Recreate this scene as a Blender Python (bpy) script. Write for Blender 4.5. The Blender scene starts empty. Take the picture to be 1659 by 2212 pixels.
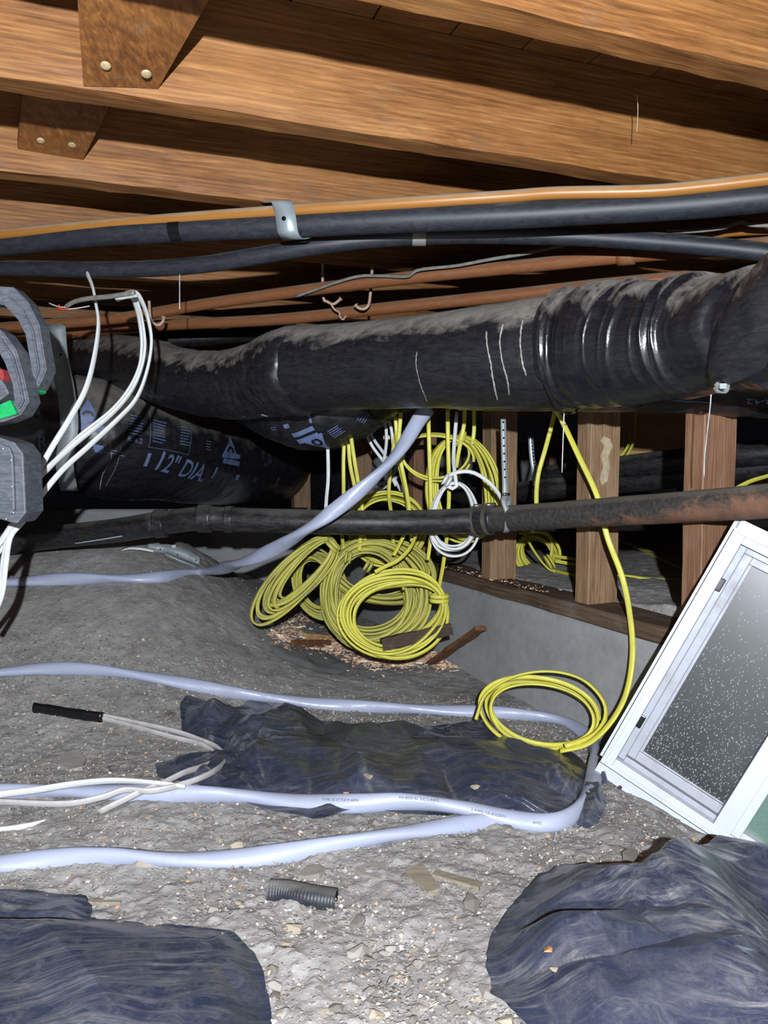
import bpy, bmesh, math, random
import numpy as np
from mathutils import Vector, Matrix
from mathutils.bvhtree import BVHTree

# ------------------------------------------------------------------ camera, world, lights, exposure
SC = bpy.context.scene
COL = SC.collection
W, H, FPX = 1659.0, 2212.0, 1660.0
PITCH = math.radians(3.65)
CAM = Vector((0.0, 0.0, 0.62))
cd = bpy.data.cameras.new('camera')
cam = bpy.data.objects.new('camera', cd); COL.objects.link(cam)
cam.location = CAM
cam.rotation_euler = (math.pi / 2 - PITCH, 0, 0)
cd.sensor_fit = 'VERTICAL'; cd.sensor_height = 36.0; cd.lens = 36.0 * FPX / H
cd.clip_start = 0.02; cd.clip_end = 60
SC.camera = cam

world = bpy.data.worlds.new('world'); SC.world = world; world.use_nodes = True
world.node_tree.nodes['Background'].inputs[0].default_value = (0.55, 0.62, 0.8, 1)
world.node_tree.nodes['Background'].inputs[1].default_value = 0.003

def lamp(name, loc, power, radius, color):
    l = bpy.data.lights.new(name, 'POINT'); l.energy = power; l.shadow_soft_size = radius; l.color = color
    o = bpy.data.objects.new(name, l); COL.objects.link(o); o.location = loc
    return o
lamp('hand_lamp', (0.02, -0.38, 0.785), 365.0, 0.012, (0.88, 0.94, 1.0))

SC.view_settings.view_transform = 'Standard'
SC.view_settings.look = 'None'
SC.view_settings.gamma = 1.0
SC.view_settings.use_curve_mapping = False
SC.view_settings.exposure = 0.0

# ------------------------------------------------------------------ helpers
rng = np.random.default_rng(7)
random.seed(5)
FWD = Vector((0, math.cos(PITCH), -math.sin(PITCH)))
UP = Vector((0, math.sin(PITCH), math.cos(PITCH)))
RT = Vector((1, 0, 0))

def rdir(px, py):
    return FWD + RT * ((px - W / 2) / FPX) - UP * ((py - H / 2) / FPX)
def P(px, py, Y):
    d = rdir(px, py); return CAM + d * (Y / d.y)

def smooth(a, b, x):
    t = np.clip((x - a) / (b - a), 0, 1); return t * t * (3 - 2 * t)

def _hash(ix, iy, iz, seed):
    h = (ix.astype(np.int64) * 374761393 + iy.astype(np.int64) * 668265263 + iz.astype(np.int64) * 2147483647 + seed * 974711) & 0xffffffff
    h = ((h ^ (h >> 13)) * 1274126177) & 0xffffffff
    h = ((h ^ (h >> 16)) * 2246822519) & 0xffffffff
    return ((h ^ (h >> 15)) & 0xffffff) / float(0xffffff)
def noise(x, y, z=None, seed=0):
    x = np.asarray(x, float); y = np.asarray(y, float)
    z = np.zeros_like(x) if z is None else np.asarray(z, float) + np.zeros_like(x)
    x0, y0, z0 = np.floor(x), np.floor(y), np.floor(z)
    fx, fy, fz = x - x0, y - y0, z - z0
    fx = fx * fx * (3 - 2 * fx); fy = fy * fy * (3 - 2 * fy); fz = fz * fz * (3 - 2 * fz)
    r = 0
    for i in (0, 1):
        for j in (0, 1):
            for k in (0, 1):
                w = (fx if i else 1 - fx) * (fy if j else 1 - fy) * (fz if k else 1 - fz)
                r = r + w * _hash(x0 + i, y0 + j, z0 + k, seed)
    return r * 2 - 1
def fbm(x, y, z=None, seed=0, octaves=4):
    a, s, r = 1.0, 1.0, 0
    for o in range(octaves):
        r = r + a * noise(np.asarray(x) * s, np.asarray(y) * s, None if z is None else np.asarray(z) * s, seed + o * 17)
        a *= .5; s *= 2.03
    return r

def mesh_np(name, V, quads=None, tris=None, smooth_shade=True):
    V = np.asarray(V, np.float32)
    me = bpy.data.meshes.new(name)
    nq = 0 if quads is None else len(quads); nt = 0 if tris is None else len(tris)
    loops = []; starts = []; 
    if nq: loops.append(np.asarray(quads, np.int32).ravel()); starts.append(np.arange(nq) * 4)
    if nt: loops.append(np.asarray(tris, np.int32).ravel()); starts.append(np.arange(nt) * 3 + nq * 4)
    loops = np.concatenate(loops); starts = np.concatenate(starts).astype(np.int32)
    me.vertices.add(len(V)); me.vertices.foreach_set('co', V.ravel())
    me.loops.add(len(loops)); me.loops.foreach_set('vertex_index', loops)
    me.polygons.add(nq + nt); me.polygons.foreach_set('loop_start', starts)
    me.polygons.foreach_set('use_smooth', np.full(nq + nt, smooth_shade))
    me.update(calc_edges=True); me.validate()
    return me

def link(name, me, mat, parent=None):
    o = bpy.data.objects.new(name, me); COL.objects.link(o)
    if mat is not None and (not me.materials): me.materials.append(mat)
    if parent is not None: o.parent = parent
    return o
def tag(o, label=None, cat=None, group=None, kind=None):
    if label: o['label'] = label
    if cat: o['category'] = cat
    if group: o['group'] = group
    if kind: o['kind'] = kind
    return o
def thing(name, label, cat, loc=(0, 0, 0), group=None, kind=None):
    o = bpy.data.objects.new(name, None); COL.objects.link(o); o.location = loc
    o.empty_display_size = .05
    bpy.context.view_layer.update()
    return tag(o, label, cat, group, kind)
def part(name, me, mat, parent, label=None):
    o = link(name, me, mat)
    root = parent
    off = Vector((0, 0, 0))
    while root is not None:
        off += root.location; root = root.parent
    o.parent = parent; o.location = -off     # meshes are made in world space
    if label: o['label'] = label
    return o

def cr(pts, n):
    """Catmull-Rom sample; pts (k,d) -> (n,d), even in arc length"""
    p = np.asarray(pts, float)
    if len(p) == 2: return p[0] + (p[1] - p[0]) * np.linspace(0, 1, n)[:, None]
    e = np.vstack([2 * p[0] - p[1], p, 2 * p[-1] - p[-2]])
    out = []
    m = max(4, int(6 * n / len(p)))
    m = min(m, 40)
    t = np.linspace(0, 1, m, endpoint=False)[:, None]
    for i in range(1, len(e) - 2):
        a, b, c, d = e[i - 1], e[i], e[i + 1], e[i + 2]
        out.append(.5 * ((2 * b) + (c - a) * t + (2 * a - 5 * b + 4 * c - d) * t * t + (3 * b - a - 3 * c + d) * t ** 3))
    out = np.vstack(out + [p[-1:]])
    L = np.r_[0, np.cumsum(np.linalg.norm(np.diff(out[:, :3], axis=0), axis=1))]
    s = np.linspace(0, L[-1], n)
    return np.stack([np.interp(s, L, out[:, k]) for k in range(out.shape[1])], 1)

def frames(C, ref=None):
    T = np.gradient(C, axis=0); T /= np.linalg.norm(T, axis=1)[:, None] + 1e-12
    n = len(C); A = np.zeros_like(C)
    if ref is not None:
        r = np.asarray(ref, float)
        A = r - (T @ r)[:, None] * T if r.ndim == 1 else r - np.sum(r * T, 1)[:, None] * T
        A /= np.linalg.norm(A, axis=1)[:, None] + 1e-9
    else:
        r = np.array([0, 0, 1.]) if abs(T[0, 2]) < .8 else np.array([1., 0, 0])
        a = r - T[0] * (r @ T[0]); a /= np.linalg.norm(a)
        for i in range(n):
            a = a - T[i] * (a @ T[i]); a /= np.linalg.norm(a); A[i] = a
    B = np.cross(T, A)
    return T, A, B

def tube(pts, ra, rb=None, seg=12, n=60, ref=None, twist=0.0, disp=None, caps=True, exact=False, sq=2.0, raw=False):
    """pts Nx3 (or Nx4 with radius scale). cross-section: ra along A (ref direction), rb along B"""
    p = np.asarray([list(q) for q in pts], float)
    C = p if exact else cr(p, n)
    n = len(C)
    rs = C[:, 3] if C.shape[1] > 3 else np.ones(n)
    C3 = C[:, :3]
    T, A, B = frames(C3, ref)
    rb = ra if rb is None else rb
    L = np.r_[0, np.cumsum(np.linalg.norm(np.diff(C3, axis=0), axis=1))]
    th = np.arange(seg) / seg * 2 * np.pi
    if callable(twist): tw = twist(L)
    else: tw = twist * L
    ct, st = np.cos(th), np.sin(th)
    cx = np.sign(ct) * np.abs(ct) ** (2 / sq); sx = np.sign(st) * np.abs(st) ** (2 / sq)
    ct2, st2 = np.cos(tw)[:, None, None], np.sin(tw)[:, None, None]
    A2 = A[:, None, :] * ct2 + B[:, None, :] * st2
    B2 = -A[:, None, :] * st2 + B[:, None, :] * ct2
    R = np.ones((n, seg))
    if disp is not None: R = R + disp(L[:, None] + 0 * R, th[None, :] + 0 * R)
    V = C3[:, None, :] + (A2 * (ra * cx)[None, :, None] + B2 * (rb * sx)[None, :, None]) * (R * rs[:, None])[:, :, None]
    V = V.reshape(-1, 3)
    i = np.arange(n - 1)[:, None] * seg; j = np.arange(seg)[None, :]; j2 = (j + 1) % seg
    Q = np.stack([i + j, i + j2, i + seg + j2, i + seg + j], -1).reshape(-1, 4)
    tris = None
    if caps:
        V = np.vstack([V, C3[0], C3[-1]]); a, b = n * seg, n * seg + 1; jj = np.arange(seg); j3 = (jj + 1) % seg
        tris = np.vstack([np.stack([np.full(seg, a), j3, jj], 1), np.stack([np.full(seg, b), (n - 1) * seg + jj, (n - 1) * seg + j3], 1)])
    if raw: return V, Q, tris
    return mesh_np('tube', V, Q, tris)

def join_raw(items):
    V, Q, T, o = [], [], [], 0
    for v, q, t in items:
        V.append(v)
        if q is not None and len(q): Q.append(np.asarray(q) + o)
        if t is not None and len(t): T.append(np.asarray(t) + o)
        o += len(v)
    return mesh_np('m', np.vstack(V), np.vstack(Q) if Q else None, np.vstack(T) if T else None)

def box_bm(bm, c, sx, sy, sz, M=None):
    M = M or Matrix.Identity(4)
    r = bmesh.ops.create_cube(bm, size=1, matrix=M @ Matrix.Translation(c) @ Matrix.Diagonal((sx, sy, sz, 1)))
    return r['verts']
def bm_mesh(bm, bevel=0, smooth_shade=False):
    if bevel: bmesh.ops.bevel(bm, geom=bm.edges[:], offset=bevel, segments=2, affect='EDGES', profile=.6)
    bmesh.ops.recalc_face_normals(bm, faces=bm.faces[:])
    me = bpy.data.meshes.new('m'); bm.to_mesh(me); bm.free()
    if smooth_shade:
        for p in me.polygons: p.use_smooth = True
    return me
def boxes(lst, bevel=0, M=None):
    bm = bmesh.new()
    for c, s in lst: box_bm(bm, c, *s, M=M)
    return bm_mesh(bm, bevel)
def prism(poly, ext, bevel=0):
    """poly: list of 3D points, ext: vector"""
    bm = bmesh.new()
    a = [bm.verts.new(p) for p in poly]; f = bm.faces.new(a)
    r = bmesh.ops.extrude_face_region(bm, geom=[f])
    for v in [g for g in r['geom'] if isinstance(g, bmesh.types.BMVert)]: v.co += Vector(ext)
    return bm_mesh(bm, bevel)

# ------------------------------------------------------------------ materials
ALB = .72          # overall reflectance of this dusty place
def srgb(r, g, b):
    f = lambda c: (c / 255 / 12.92) if c / 255 <= .04045 else ((c / 255 + .055) / 1.055) ** 2.4
    return (f(r) * ALB, f(g) * ALB, f(b) * ALB, 1)
class MatB:
    def __init__(s, name, rough=.6, spec=.4, metal=0):
        s.m = bpy.data.materials.new(name); s.m.use_nodes = True
        s.t = s.m.node_tree; s.b = s.t.nodes['Principled BSDF']
        s.b.inputs['Roughness'].default_value = rough; s.b.inputs['Specular IOR Level'].default_value = spec
        s.b.inputs['Metallic'].default_value = metal
    def n(s, typ, **kw):
        x = s.t.nodes.new(typ)
        for k, v in kw.items():
            if hasattr(x, k): setattr(x, k, v)
            else: x.inputs[k.replace('_', ' ')].default_value = v
        return x
    def l(s, a, b): s.t.links.new(a, b)
    def coords(s, kind='Object', scale=(1, 1, 1), rot=(0, 0, 0)):
        tc = s.n('ShaderNodeTexCoord'); mp = s.n('ShaderNodeMapping')
        mp.inputs['Scale'].default_value = scale; mp.inputs['Rotation'].default_value = rot
        s.l(tc.outputs[kind], mp.inputs[0]); return mp.outputs[0]
    def noise(s, vec, scale, detail=4, rough=.6, dist=0):
        x = s.n('ShaderNodeTexNoise'); x.inputs['Scale'].default_value = scale; x.inputs['Detail'].default_value = detail
        x.inputs['Roughness'].default_value = rough; x.inputs['Distortion'].default_value = dist
        s.l(vec, x.inputs['Vector']); return x.outputs['Fac']
    def ramp(s, fac, stops, interp='LINEAR'):
        x = s.n('ShaderNodeValToRGB'); x.color_ramp.interpolation = interp; e = x.color_ramp.elements
        while len(e) < len(stops): e.new(.5)
        for i, (p, c) in enumerate(stops):
            e[i].position = p; e[i].color = c if len(c) == 4 else (*c, 1)
        s.l(fac, x.inputs[0]); return x.outputs[0]
    def val(s, fac, a, b, lo=0., hi=1.):
        x = s.n('ShaderNodeMapRange'); s.l(fac, x.inputs[0])
        for i, v in zip((1, 2, 3, 4), (a, b, lo, hi)): x.inputs[i].default_value = v
        return x.outputs[0]
    def mix(s, fac, a, b, mode='MIX'):
        x = s.n('ShaderNodeMix'); x.data_type = 'RGBA'; x.blend_type = mode
        for sock, v in ((x.inputs[0], fac), (x.inputs[6], a), (x.inputs[7], b)):
            if isinstance(v, (float, int, tuple)): sock.default_value = v
            else: s.l(v, sock)
        return x.outputs[2]
    def math(s, op, a, b):
        x = s.n('ShaderNodeMath'); x.operation = op
        for sock, v in ((x.inputs[0], a), (x.inputs[1], b)):
            if isinstance(v, (float, int)): sock.default_value = v
            else: s.l(v, sock)
        return x.outputs[0]
    def bump(s, h, strength=.3, dist=.002):
        x = s.n('ShaderNodeBump'); x.inputs['Strength'].default_value = strength; x.inputs['Distance'].default_value = dist
        s.l(h, x.inputs['Height']); s.l(x.outputs[0], s.b.inputs['Normal']); return x
    def color(s, c):
        if isinstance(c, tuple): s.b.inputs['Base Color'].default_value = c
        else: s.l(c, s.b.inputs['Base Color'])
    def rough(s, r): s.l(r, s.b.inputs['Roughness'])

def plain(name, c, rough=.5, spec=.4, metal=0, var=.25, scale=60, bump=.1):
    m = MatB(name, rough, spec, metal); v = m.coords('Object')
    f = m.noise(v, scale, 4)
    dark = tuple(x * (1 - var) for x in c[:3]) + (1,); lite = tuple(min(1, x * (1 + var)) for x in c[:3]) + (1,)
    m.color(m.ramp(f, [(.3, dark), (.7, lite)])); m.bump(f, bump, .001)
    return m.m

def wood(name, dark, mid, lite, axis=0, scale=1.0, rough=.62, spec=.35, grime=None):
    m = MatB(name, rough, spec)
    oi = m.n('ShaderNodeObjectInfo'); tc = m.n('ShaderNodeTexCoord')
    add = m.n('ShaderNodeVectorMath'); add.operation = 'ADD'
    mul = m.n('ShaderNodeVectorMath'); mul.operation = 'SCALE'
    m.l(oi.outputs['Location'], mul.inputs[0]); mul.inputs['Scale'].default_value = 3.7
    m.l(tc.outputs['Object'], add.inputs[0]); m.l(mul.outputs[0], add.inputs[1])
    def mp(sc):
        x = m.n('ShaderNodeMapping'); x.inputs['Scale'].default_value = sc; m.l(add.outputs[0], x.inputs[0]); return x.outputs[0]
    a = [7., 7., 7.]; a[axis] = .55
    b = [60., 60., 60.]; b[axis] = 3.0
    f1 = m.noise(mp(tuple(v * scale for v in a)), 3.0, 5, .65, 1.6)
    f2 = m.noise(mp(tuple(v * scale for v in b)), 2.6, 6, .7, .6)
    f3 = m.noise(mp((1, 1, 1)), 3.5, 5, .6)
    wv = m.n('ShaderNodeTexWave'); wv.wave_type = 'BANDS'; wv.bands_direction = 'Z' if axis != 2 else 'X'
    wv.inputs['Scale'].default_value = 26 * scale; wv.inputs['Distortion'].default_value = 9; wv.inputs['Detail'].default_value = 3
    wv.inputs['Detail Scale'].default_value = .9
    cc = [1, 1, 1]; cc[axis] = .12
    m.l(mp(tuple(cc)), wv.inputs['Vector'])
    c = m.ramp(m.mix(.6, f1, f2), [(.34, dark), (.5, mid), (.66, lite)])
    c = m.mix(m.val(wv.outputs['Fac'], .25, .75, .0, .28), c, dark)
    c = m.mix(m.val(f3, .45, .8, 0, .45), c, lite)
    g = m.noise(mp((1, 1, 1)), 9, 8, .75, .5)
    c = m.mix(m.val(g, .56, .72, 0, .45), c, grime or srgb(110, 100, 84))
    m.color(c); h = m.mix(.25, f2, wv.outputs['Fac']); m.bump(h, .6, .0014)
    return m.m

def dusty(name, base, dust, lo=.25, hi=.8, rough=.38, spec=.5, bscale=14, bumpd=.004, dustamt=1.0, streak=None, fine=.35):
    m = MatB(name, rough, spec); v = m.coords('Object')
    ge = m.n('ShaderNodeNewGeometry'); sx = m.n('ShaderNodeSeparateXYZ'); m.l(ge.outputs['Normal'], sx.inputs[0])
    vn = m.coords('Object', streak or (1, 1, 1))
    n1 = m.noise(vn, 9, 6, .65, .4); n2 = m.noise(v, 55, 5, .7)
    k = m.math('ADD', sx.outputs[2], m.math('MULTIPLY', m.math('SUBTRACT', n1, .5), 1.3))
    msk = m.val(k, lo, hi, 0, dustamt)
    msk = m.math('MULTIPLY', msk, m.val(n2, .2, .55, .7, 1))
    n3 = m.noise(m.coords('Object', (2.5, 2.5, 9), (.3, .5, .2)), 11, 7, .8, 1.0)
    thin = m.math('MULTIPLY', m.val(n3, .42, .74, 0, fine), 1.0)
    msk = m.math('MAXIMUM', msk, thin)
    m.color(m.mix(msk, base, dust)); m.rough(m.val(msk, 0, 1, rough, .95))
    f = m.noise(v, bscale, 6, .6, 1.2); m.bump(m.mix(.3, f, n2), .5, bumpd)
    return m.m

M = {}
M['joist'] = wood('joist_wood', srgb(84, 48, 20), srgb(140, 90, 44), srgb(174, 124, 72), 0, 1.3)
M['joist_edge'] = wood('joist_edge_wood', srgb(78, 52, 28), srgb(122, 88, 54), srgb(148, 114, 74), 0, 1.2)
M['bridge'] = wood('bridging_wood', srgb(70, 40, 16), srgb(116, 70, 30), srgb(150, 100, 50), 1, 1.3)
M['stud'] = wood('stud_wood', srgb(98, 72, 50), srgb(142, 112, 84), srgb(166, 138, 108), 2, 1.6)
M['stud_dark'] = wood('stud_reddish_wood', srgb(88, 58, 42), srgb(128, 92, 68), srgb(152, 118, 92), 2, 1.8)
M['sill'] = wood('sill_wood', srgb(60, 46, 36), srgb(88, 70, 56), srgb(116, 98, 82), 1, 1.0, .85, .15, srgb(120, 116, 108))
M['plywood'] = wood('plywood', srgb(150, 110, 66), srgb(186, 146, 96), srgb(206, 168, 118), 0, .8)
M['scrapwood'] = wood('scrap_wood', srgb(70, 44, 28), srgb(112, 72, 46), srgb(150, 110, 78), 0, 2.0, .7, .3)
M['darkwood'] = wood('dark_scrap_wood', srgb(36, 26, 22), srgb(62, 46, 38), srgb(84, 64, 52), 0, 2.0, .7, .3)

def concrete():
    m = MatB('concrete', .93, .15); v = m.coords('Object')
    a = m.noise(v, 3, 6, .65); b = m.noise(v, 45, 6, .7); c = m.noise(v, 190, 3, .6)
    col = m.ramp(m.mix(.35, a, b), [(.3, srgb(128, 128, 128)), (.55, srgb(156, 157, 158)), (.75, srgb(178, 179, 181))])
    col = m.mix(m.val(c, .66, .76, 0, .5), col, srgb(96, 92, 88))
    m.color(col); m.bump(m.mix(.5, b, c), .5, .002); return m.m
M['concrete'] = concrete()

def dirt():
    m = MatB('dirt', .97, .1); v = m.coords('Object')
    a = m.noise(v, 2.2, 6, .65, .6); b = m.noise(v, 26, 8, .75, .3); c = m.noise(v, 160, 5, .7)
    col = m.ramp(m.mix(.55, a, b), [(.32, srgb(116, 112, 109)), (.5, srgb(153, 150, 148)), (.66, srgb(180, 177, 175))])
    vo = m.n('ShaderNodeTexVoronoi'); vo.inputs['Scale'].default_value = 130; m.l(v, vo.inputs['Vector'])
    sp = m.val(vo.outputs['Distance'], .05, .32, 1, 0)
    sep = m.n('ShaderNodeSeparateColor'); m.l(vo.outputs['Color'], sep.inputs[0])
    msk = m.math('MULTIPLY', sp, m.val(sep.outputs[0], .78, .84, 0, .8))
    col = m.mix(msk, col, srgb(206, 200, 190))
    msk2 = m.math('MULTIPLY', sp, m.val(sep.outputs[1], .86, .9, 0, .6))
    col = m.mix(msk2, col, srgb(78, 72, 68))
    m.color(col)
    h = m.mix(.5, b, c); m.bump(m.mix(.25, h, sp), .9, .006); return m.m
M['dirt'] = dirt()

def stones(name, base, var):
    m = MatB(name, .9, .2)
    at = m.n('ShaderNodeAttribute'); at.attribute_name = 'tone'
    oi = m.n('ShaderNodeObjectInfo'); v = m.coords('Object')
    n = m.noise(v, 70, 5, .7)
    t = at.outputs['Fac'] if name.startswith('grit') else oi.outputs['Random']
    col = m.ramp(t, base, 'LINEAR')
    m.color(m.mix(m.val(n, .3, .7, 0, .4), col, var)); m.bump(n, .5, .002); return m.m
M['stone'] = stones('stone', [(0, srgb(118, 112, 106)), (.45, srgb(150, 144, 138)), (.75, srgb(176, 170, 164)), (.9, srgb(186, 172, 150)), (1, srgb(205, 202, 200))], srgb(110, 104, 98))
M['grit'] = stones('grit', [(0, srgb(104, 98, 92)), (.5, srgb(146, 139, 132)), (.8, srgb(176, 170, 163)), (.93, srgb(208, 204, 198)), (.97, srgb(205, 150, 96)), (1, srgb(235, 230, 226))], srgb(120, 114, 108))

def shav():
    m = MatB('wood_shaving', .75, .25); at = m.n('ShaderNodeAttribute'); at.attribute_name = 'tone'
    m.color(m.ramp(at.outputs['Fac'], [(0, srgb(200, 150, 120)), (.3, srgb(236, 190, 156)), (.7, srgb(250, 218, 188)), (1, srgb(255, 240, 220))])); return m.m
M['shaving'] = shav()

DUST = srgb(128, 122, 114)
M['duct'] = dusty('duct_film', srgb(20, 21, 27), DUST, .35, .75, .34, .5, 22, .004, .9, (1.2, 3, 3), .10)
M['duct_gloss'] = dusty('duct_gloss_film', srgb(16, 18, 25), DUST, .48, .85, .25, .7, 30, .003, .85, (2.5, 2, 1), .06)
M['duct_big'] = dusty('duct_big_film', srgb(22, 23, 30), DUST, .05, .75, .32, .5, 18, .004, .8, (1.5, 1.5, 1.5), .12)
def film():
    m = MatB('plastic_film', .27, .8); v = m.coords('Object')
    at = m.n('ShaderNodeAttribute'); at.attribute_name = 'scuff'
    big = m.noise(v, 3.2, 5, .6, .4); fine = m.noise(v, 130, 4, .75)
    warp = m.n('ShaderNodeTexNoise'); warp.inputs['Scale'].default_value = 2.5; m.l(v, warp.inputs['Vector'])
    ad = m.n('ShaderNodeVectorMath'); ad.operation = 'MULTIPLY_ADD'; m.l(warp.outputs['Color'], ad.inputs[0]); ad.inputs[1].default_value = (.25, .25, .25); m.l(v, ad.inputs[2])
    def st(rot, sc):
        mp = m.n('ShaderNodeMapping'); mp.inputs['Rotation'].default_value = (0, 0, rot); mp.inputs['Scale'].default_value = sc; m.l(ad.outputs[0], mp.inputs[0]); return m.noise(mp.outputs[0], 10, 6, .72)
    s1 = st(.6, (1, 11, 1)); s2 = st(-.5, (1, 9, 1))
    base = m.mix(m.noise(v, 9, 5, .7), srgb(33, 38, 53), srgb(57, 65, 88))
    mot = m.noise(v, 26, 8, .8, .6)
    k = m.math('MULTIPLY', m.val(big, .42, .66, .12, 1), m.val(s1, .46, .68, 0, .75))
    k = m.math('MAXIMUM', k, m.math('MULTIPLY', m.val(mot, .46, .76, 0, .45), m.val(big, .34, .58, .5, 1)))
    k = m.math('MAXIMUM', k, m.math('MULTIPLY', m.val(s2, .55, .72, 0, .6), m.val(big, .35, .55, 1, .2)))
    k = m.math('MAXIMUM', k, m.math('MULTIPLY', m.val(at.outputs['Fac'], .35, 1.4, 0, .5), m.val(fine, .3, .6, .35, 1)))
    k = m.math('MULTIPLY', k, m.val(fine, .25, .6, .6, 1))
    m.color(m.mix(k, base, srgb(146, 144, 140))); m.rough(m.val(k, 0, .9, .17, .7)); m.bump(m.mix(.4, m.noise(v, 38, 5, .6, 1.2), fine), .6, .0018); return m.m
M['film'] = film()
M['abs'] = dusty('abs_pipe', srgb(22, 22, 26), srgb(112, 106, 100), .45, 1.2, .35, .45, 40, .001, .8, None, .25)
M['tubing'] = dusty('insulation_tube', srgb(36, 39, 48), srgb(150, 146, 138), .6, 1.3, .5, .4, 60, .0006, .75, (.5, 3, 3), .12)
M['orange'] = dusty('orange_tube', srgb(168, 112, 50), srgb(170, 160, 140), .0, .9, .4, .45, 60, .0004, .95, (.6, 3, 3), .0)
M['ironpipe'] = dusty('brown_pipe', srgb(140, 84, 46), srgb(150, 138, 120), .3, .95, .5, .35, 50, .001, .8, (.6, 3, 3), .3)
M['wire'] = plain('wire_steel', srgb(200, 200, 200), .35, .5, .6)

def castiron():
    m = MatB('cast_iron', .75, .3); v = m.coords('Object')
    ge = m.n('ShaderNodeNewGeometry'); sx = m.n('ShaderNodeSeparateXYZ'); m.l(ge.outputs['Normal'], sx.inputs[0])
    po = m.n('ShaderNodeSeparateXYZ'); m.l(ge.outputs['Position'], po.inputs[0])
    a = m.noise(v, 16, 8, .75, .5); b = m.noise(v, 120, 5, .8)
    rk = m.math('ADD', m.val(po.outputs[0], .34, .62, 0, .30), m.math('MULTIPLY', m.math('ADD', a, m.math('MULTIPLY', b, .35)), .6))
    rk = m.math('SUBTRACT', rk, m.math('MULTIPLY', sx.outputs[2], .16))
    base = m.ramp(b, [(.35, srgb(30, 29, 32)), (.6, srgb(62, 58, 54)), (.75, srgb(96, 88, 78))])
    col = m.mix(m.val(rk, .60, .72, 0, .85), base, m.ramp(a, [(.35, srgb(84, 62, 50)), (.6, srgb(118, 84, 64)), (.75, srgb(146, 96, 60))]))
    col = m.mix(m.val(m.math('ADD', sx.outputs[2], m.math('MULTIPLY', a, .5)), .75, 1.15, 0, .75), col, srgb(110, 103, 94))
    m.color(col); m.bump(m.mix(.5, a, b), .7, .002); return m.m
M['castiron'] = castiron()

def cable(name, c, dustc, amt=.35, rough=.35):
    m = MatB(name, rough, .5); v = m.coords('Object')
    a = m.noise(v, 14, 6, .7); b = m.noise(v, 160, 3, .6)
    m.color(m.mix(m.val(a, .45, .75, 0, amt), c, dustc)); m.bump(b, .15, .0004); m.rough(m.val(a, .4, .7, rough, .8)); return m.m
M['yellow'] = cable('yellow_sheath', srgb(206, 200, 72), srgb(160, 154, 84), .6, .42)
M['yellow_dusty'] = cable('yellow_dusty_sheath', srgb(178, 172, 72), srgb(134, 128, 84), .9, .5)
M['white'] = cable('white_sheath', srgb(214, 216, 216), srgb(164, 158, 150), .4, .4)
M['white_dirty'] = cable('white_dirty_sheath', srgb(190, 186, 186), srgb(138, 130, 124), .8, .5)
M['service'] = cable('service_sheath', srgb(166, 173, 197), srgb(144, 146, 154), .55, .3)
M['tape'] = plain('black_tape', srgb(18, 18, 20), .3, .5)
M['greytape'] = plain('grey_tape', srgb(128, 126, 120), .6)
M['galv'] = plain('galvanized_steel', srgb(190, 202, 208), .35, .5, .55, .12, 30)
M['galv_dull'] = plain('dull_steel', srgb(146, 153, 156), .55, .4, .3, .2, 30)
M['steel'] = plain('clamp_steel', srgb(130, 124, 116), .35, .5, .7)
M['hole'] = plain('hole_dark', srgb(14, 14, 14), .9, .1)
M['vinyl'] = cable('white_vinyl', srgb(200, 206, 218), srgb(158, 156, 152), .3, .35)
M['vinyl_grey'] = cable('grey_vinyl', srgb(166, 170, 180), srgb(124, 120, 112), .5, .45)
M['ink_blue'] = plain('print_ink', srgb(104, 118, 160), .5, .3, 0, .1)
M['ink_white'] = plain('print_white', srgb(190, 196, 205), .5, .3, 0, .1)
M['ink_dark'] = plain('print_dark', srgb(60, 62, 66), .6, .2, 0, .1)
M['chalk'] = plain('chalk_mark', srgb(140, 138, 132), .9, .1)
M['plastic_grey'] = dusty('grey_plastic', srgb(78, 84, 94), srgb(150, 152, 156), .8, 1.5, .5, .4, 40, .0006, .5, None, .5)
M['green'] = plain('green_plastic', srgb(30, 170, 96), .4)
M['red'] = plain('red_plastic', srgb(176, 62, 66), .4)
M['redwire'] = plain('red_wire', srgb(220, 50, 34), .4)
M['nail'] = plain('nail_head', srgb(190, 170, 130), .5, .4, .3)
M['hook'] = plain('pale_hook', srgb(190, 160, 140), .5)
M['lit_spot'] = plain('lit_spot_cream', srgb(250, 226, 196), .4)  # pale cream imitates a small bright light, no glow of its own
M['foil'] = plain('foil_thread', srgb(225, 228, 232), .25, .5, .5)
M['chip'] = plain('orange_chip', srgb(196, 142, 96), .8, .2, 0, .2, 90)
M['palechip'] = plain('pale_chip', srgb(158, 148, 130), .9, .1, 0, .2, 90)
M['greywood'] = wood('grey_wood', srgb(104, 96, 84), srgb(140, 130, 114), srgb(164, 154, 138), 0, 2.0)
M['clothgrey'] = plain('grey_cloth', srgb(132, 132, 132), .9, .1, 0, .15, 12)
M['rag'] = plain('grey_rag', srgb(104, 106, 106), .9, .1, 0, .2, 20)
M['smudge'] = plain('plaster_smear', srgb(176, 162, 134), .9, .1, 0, .2, 120)

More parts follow.
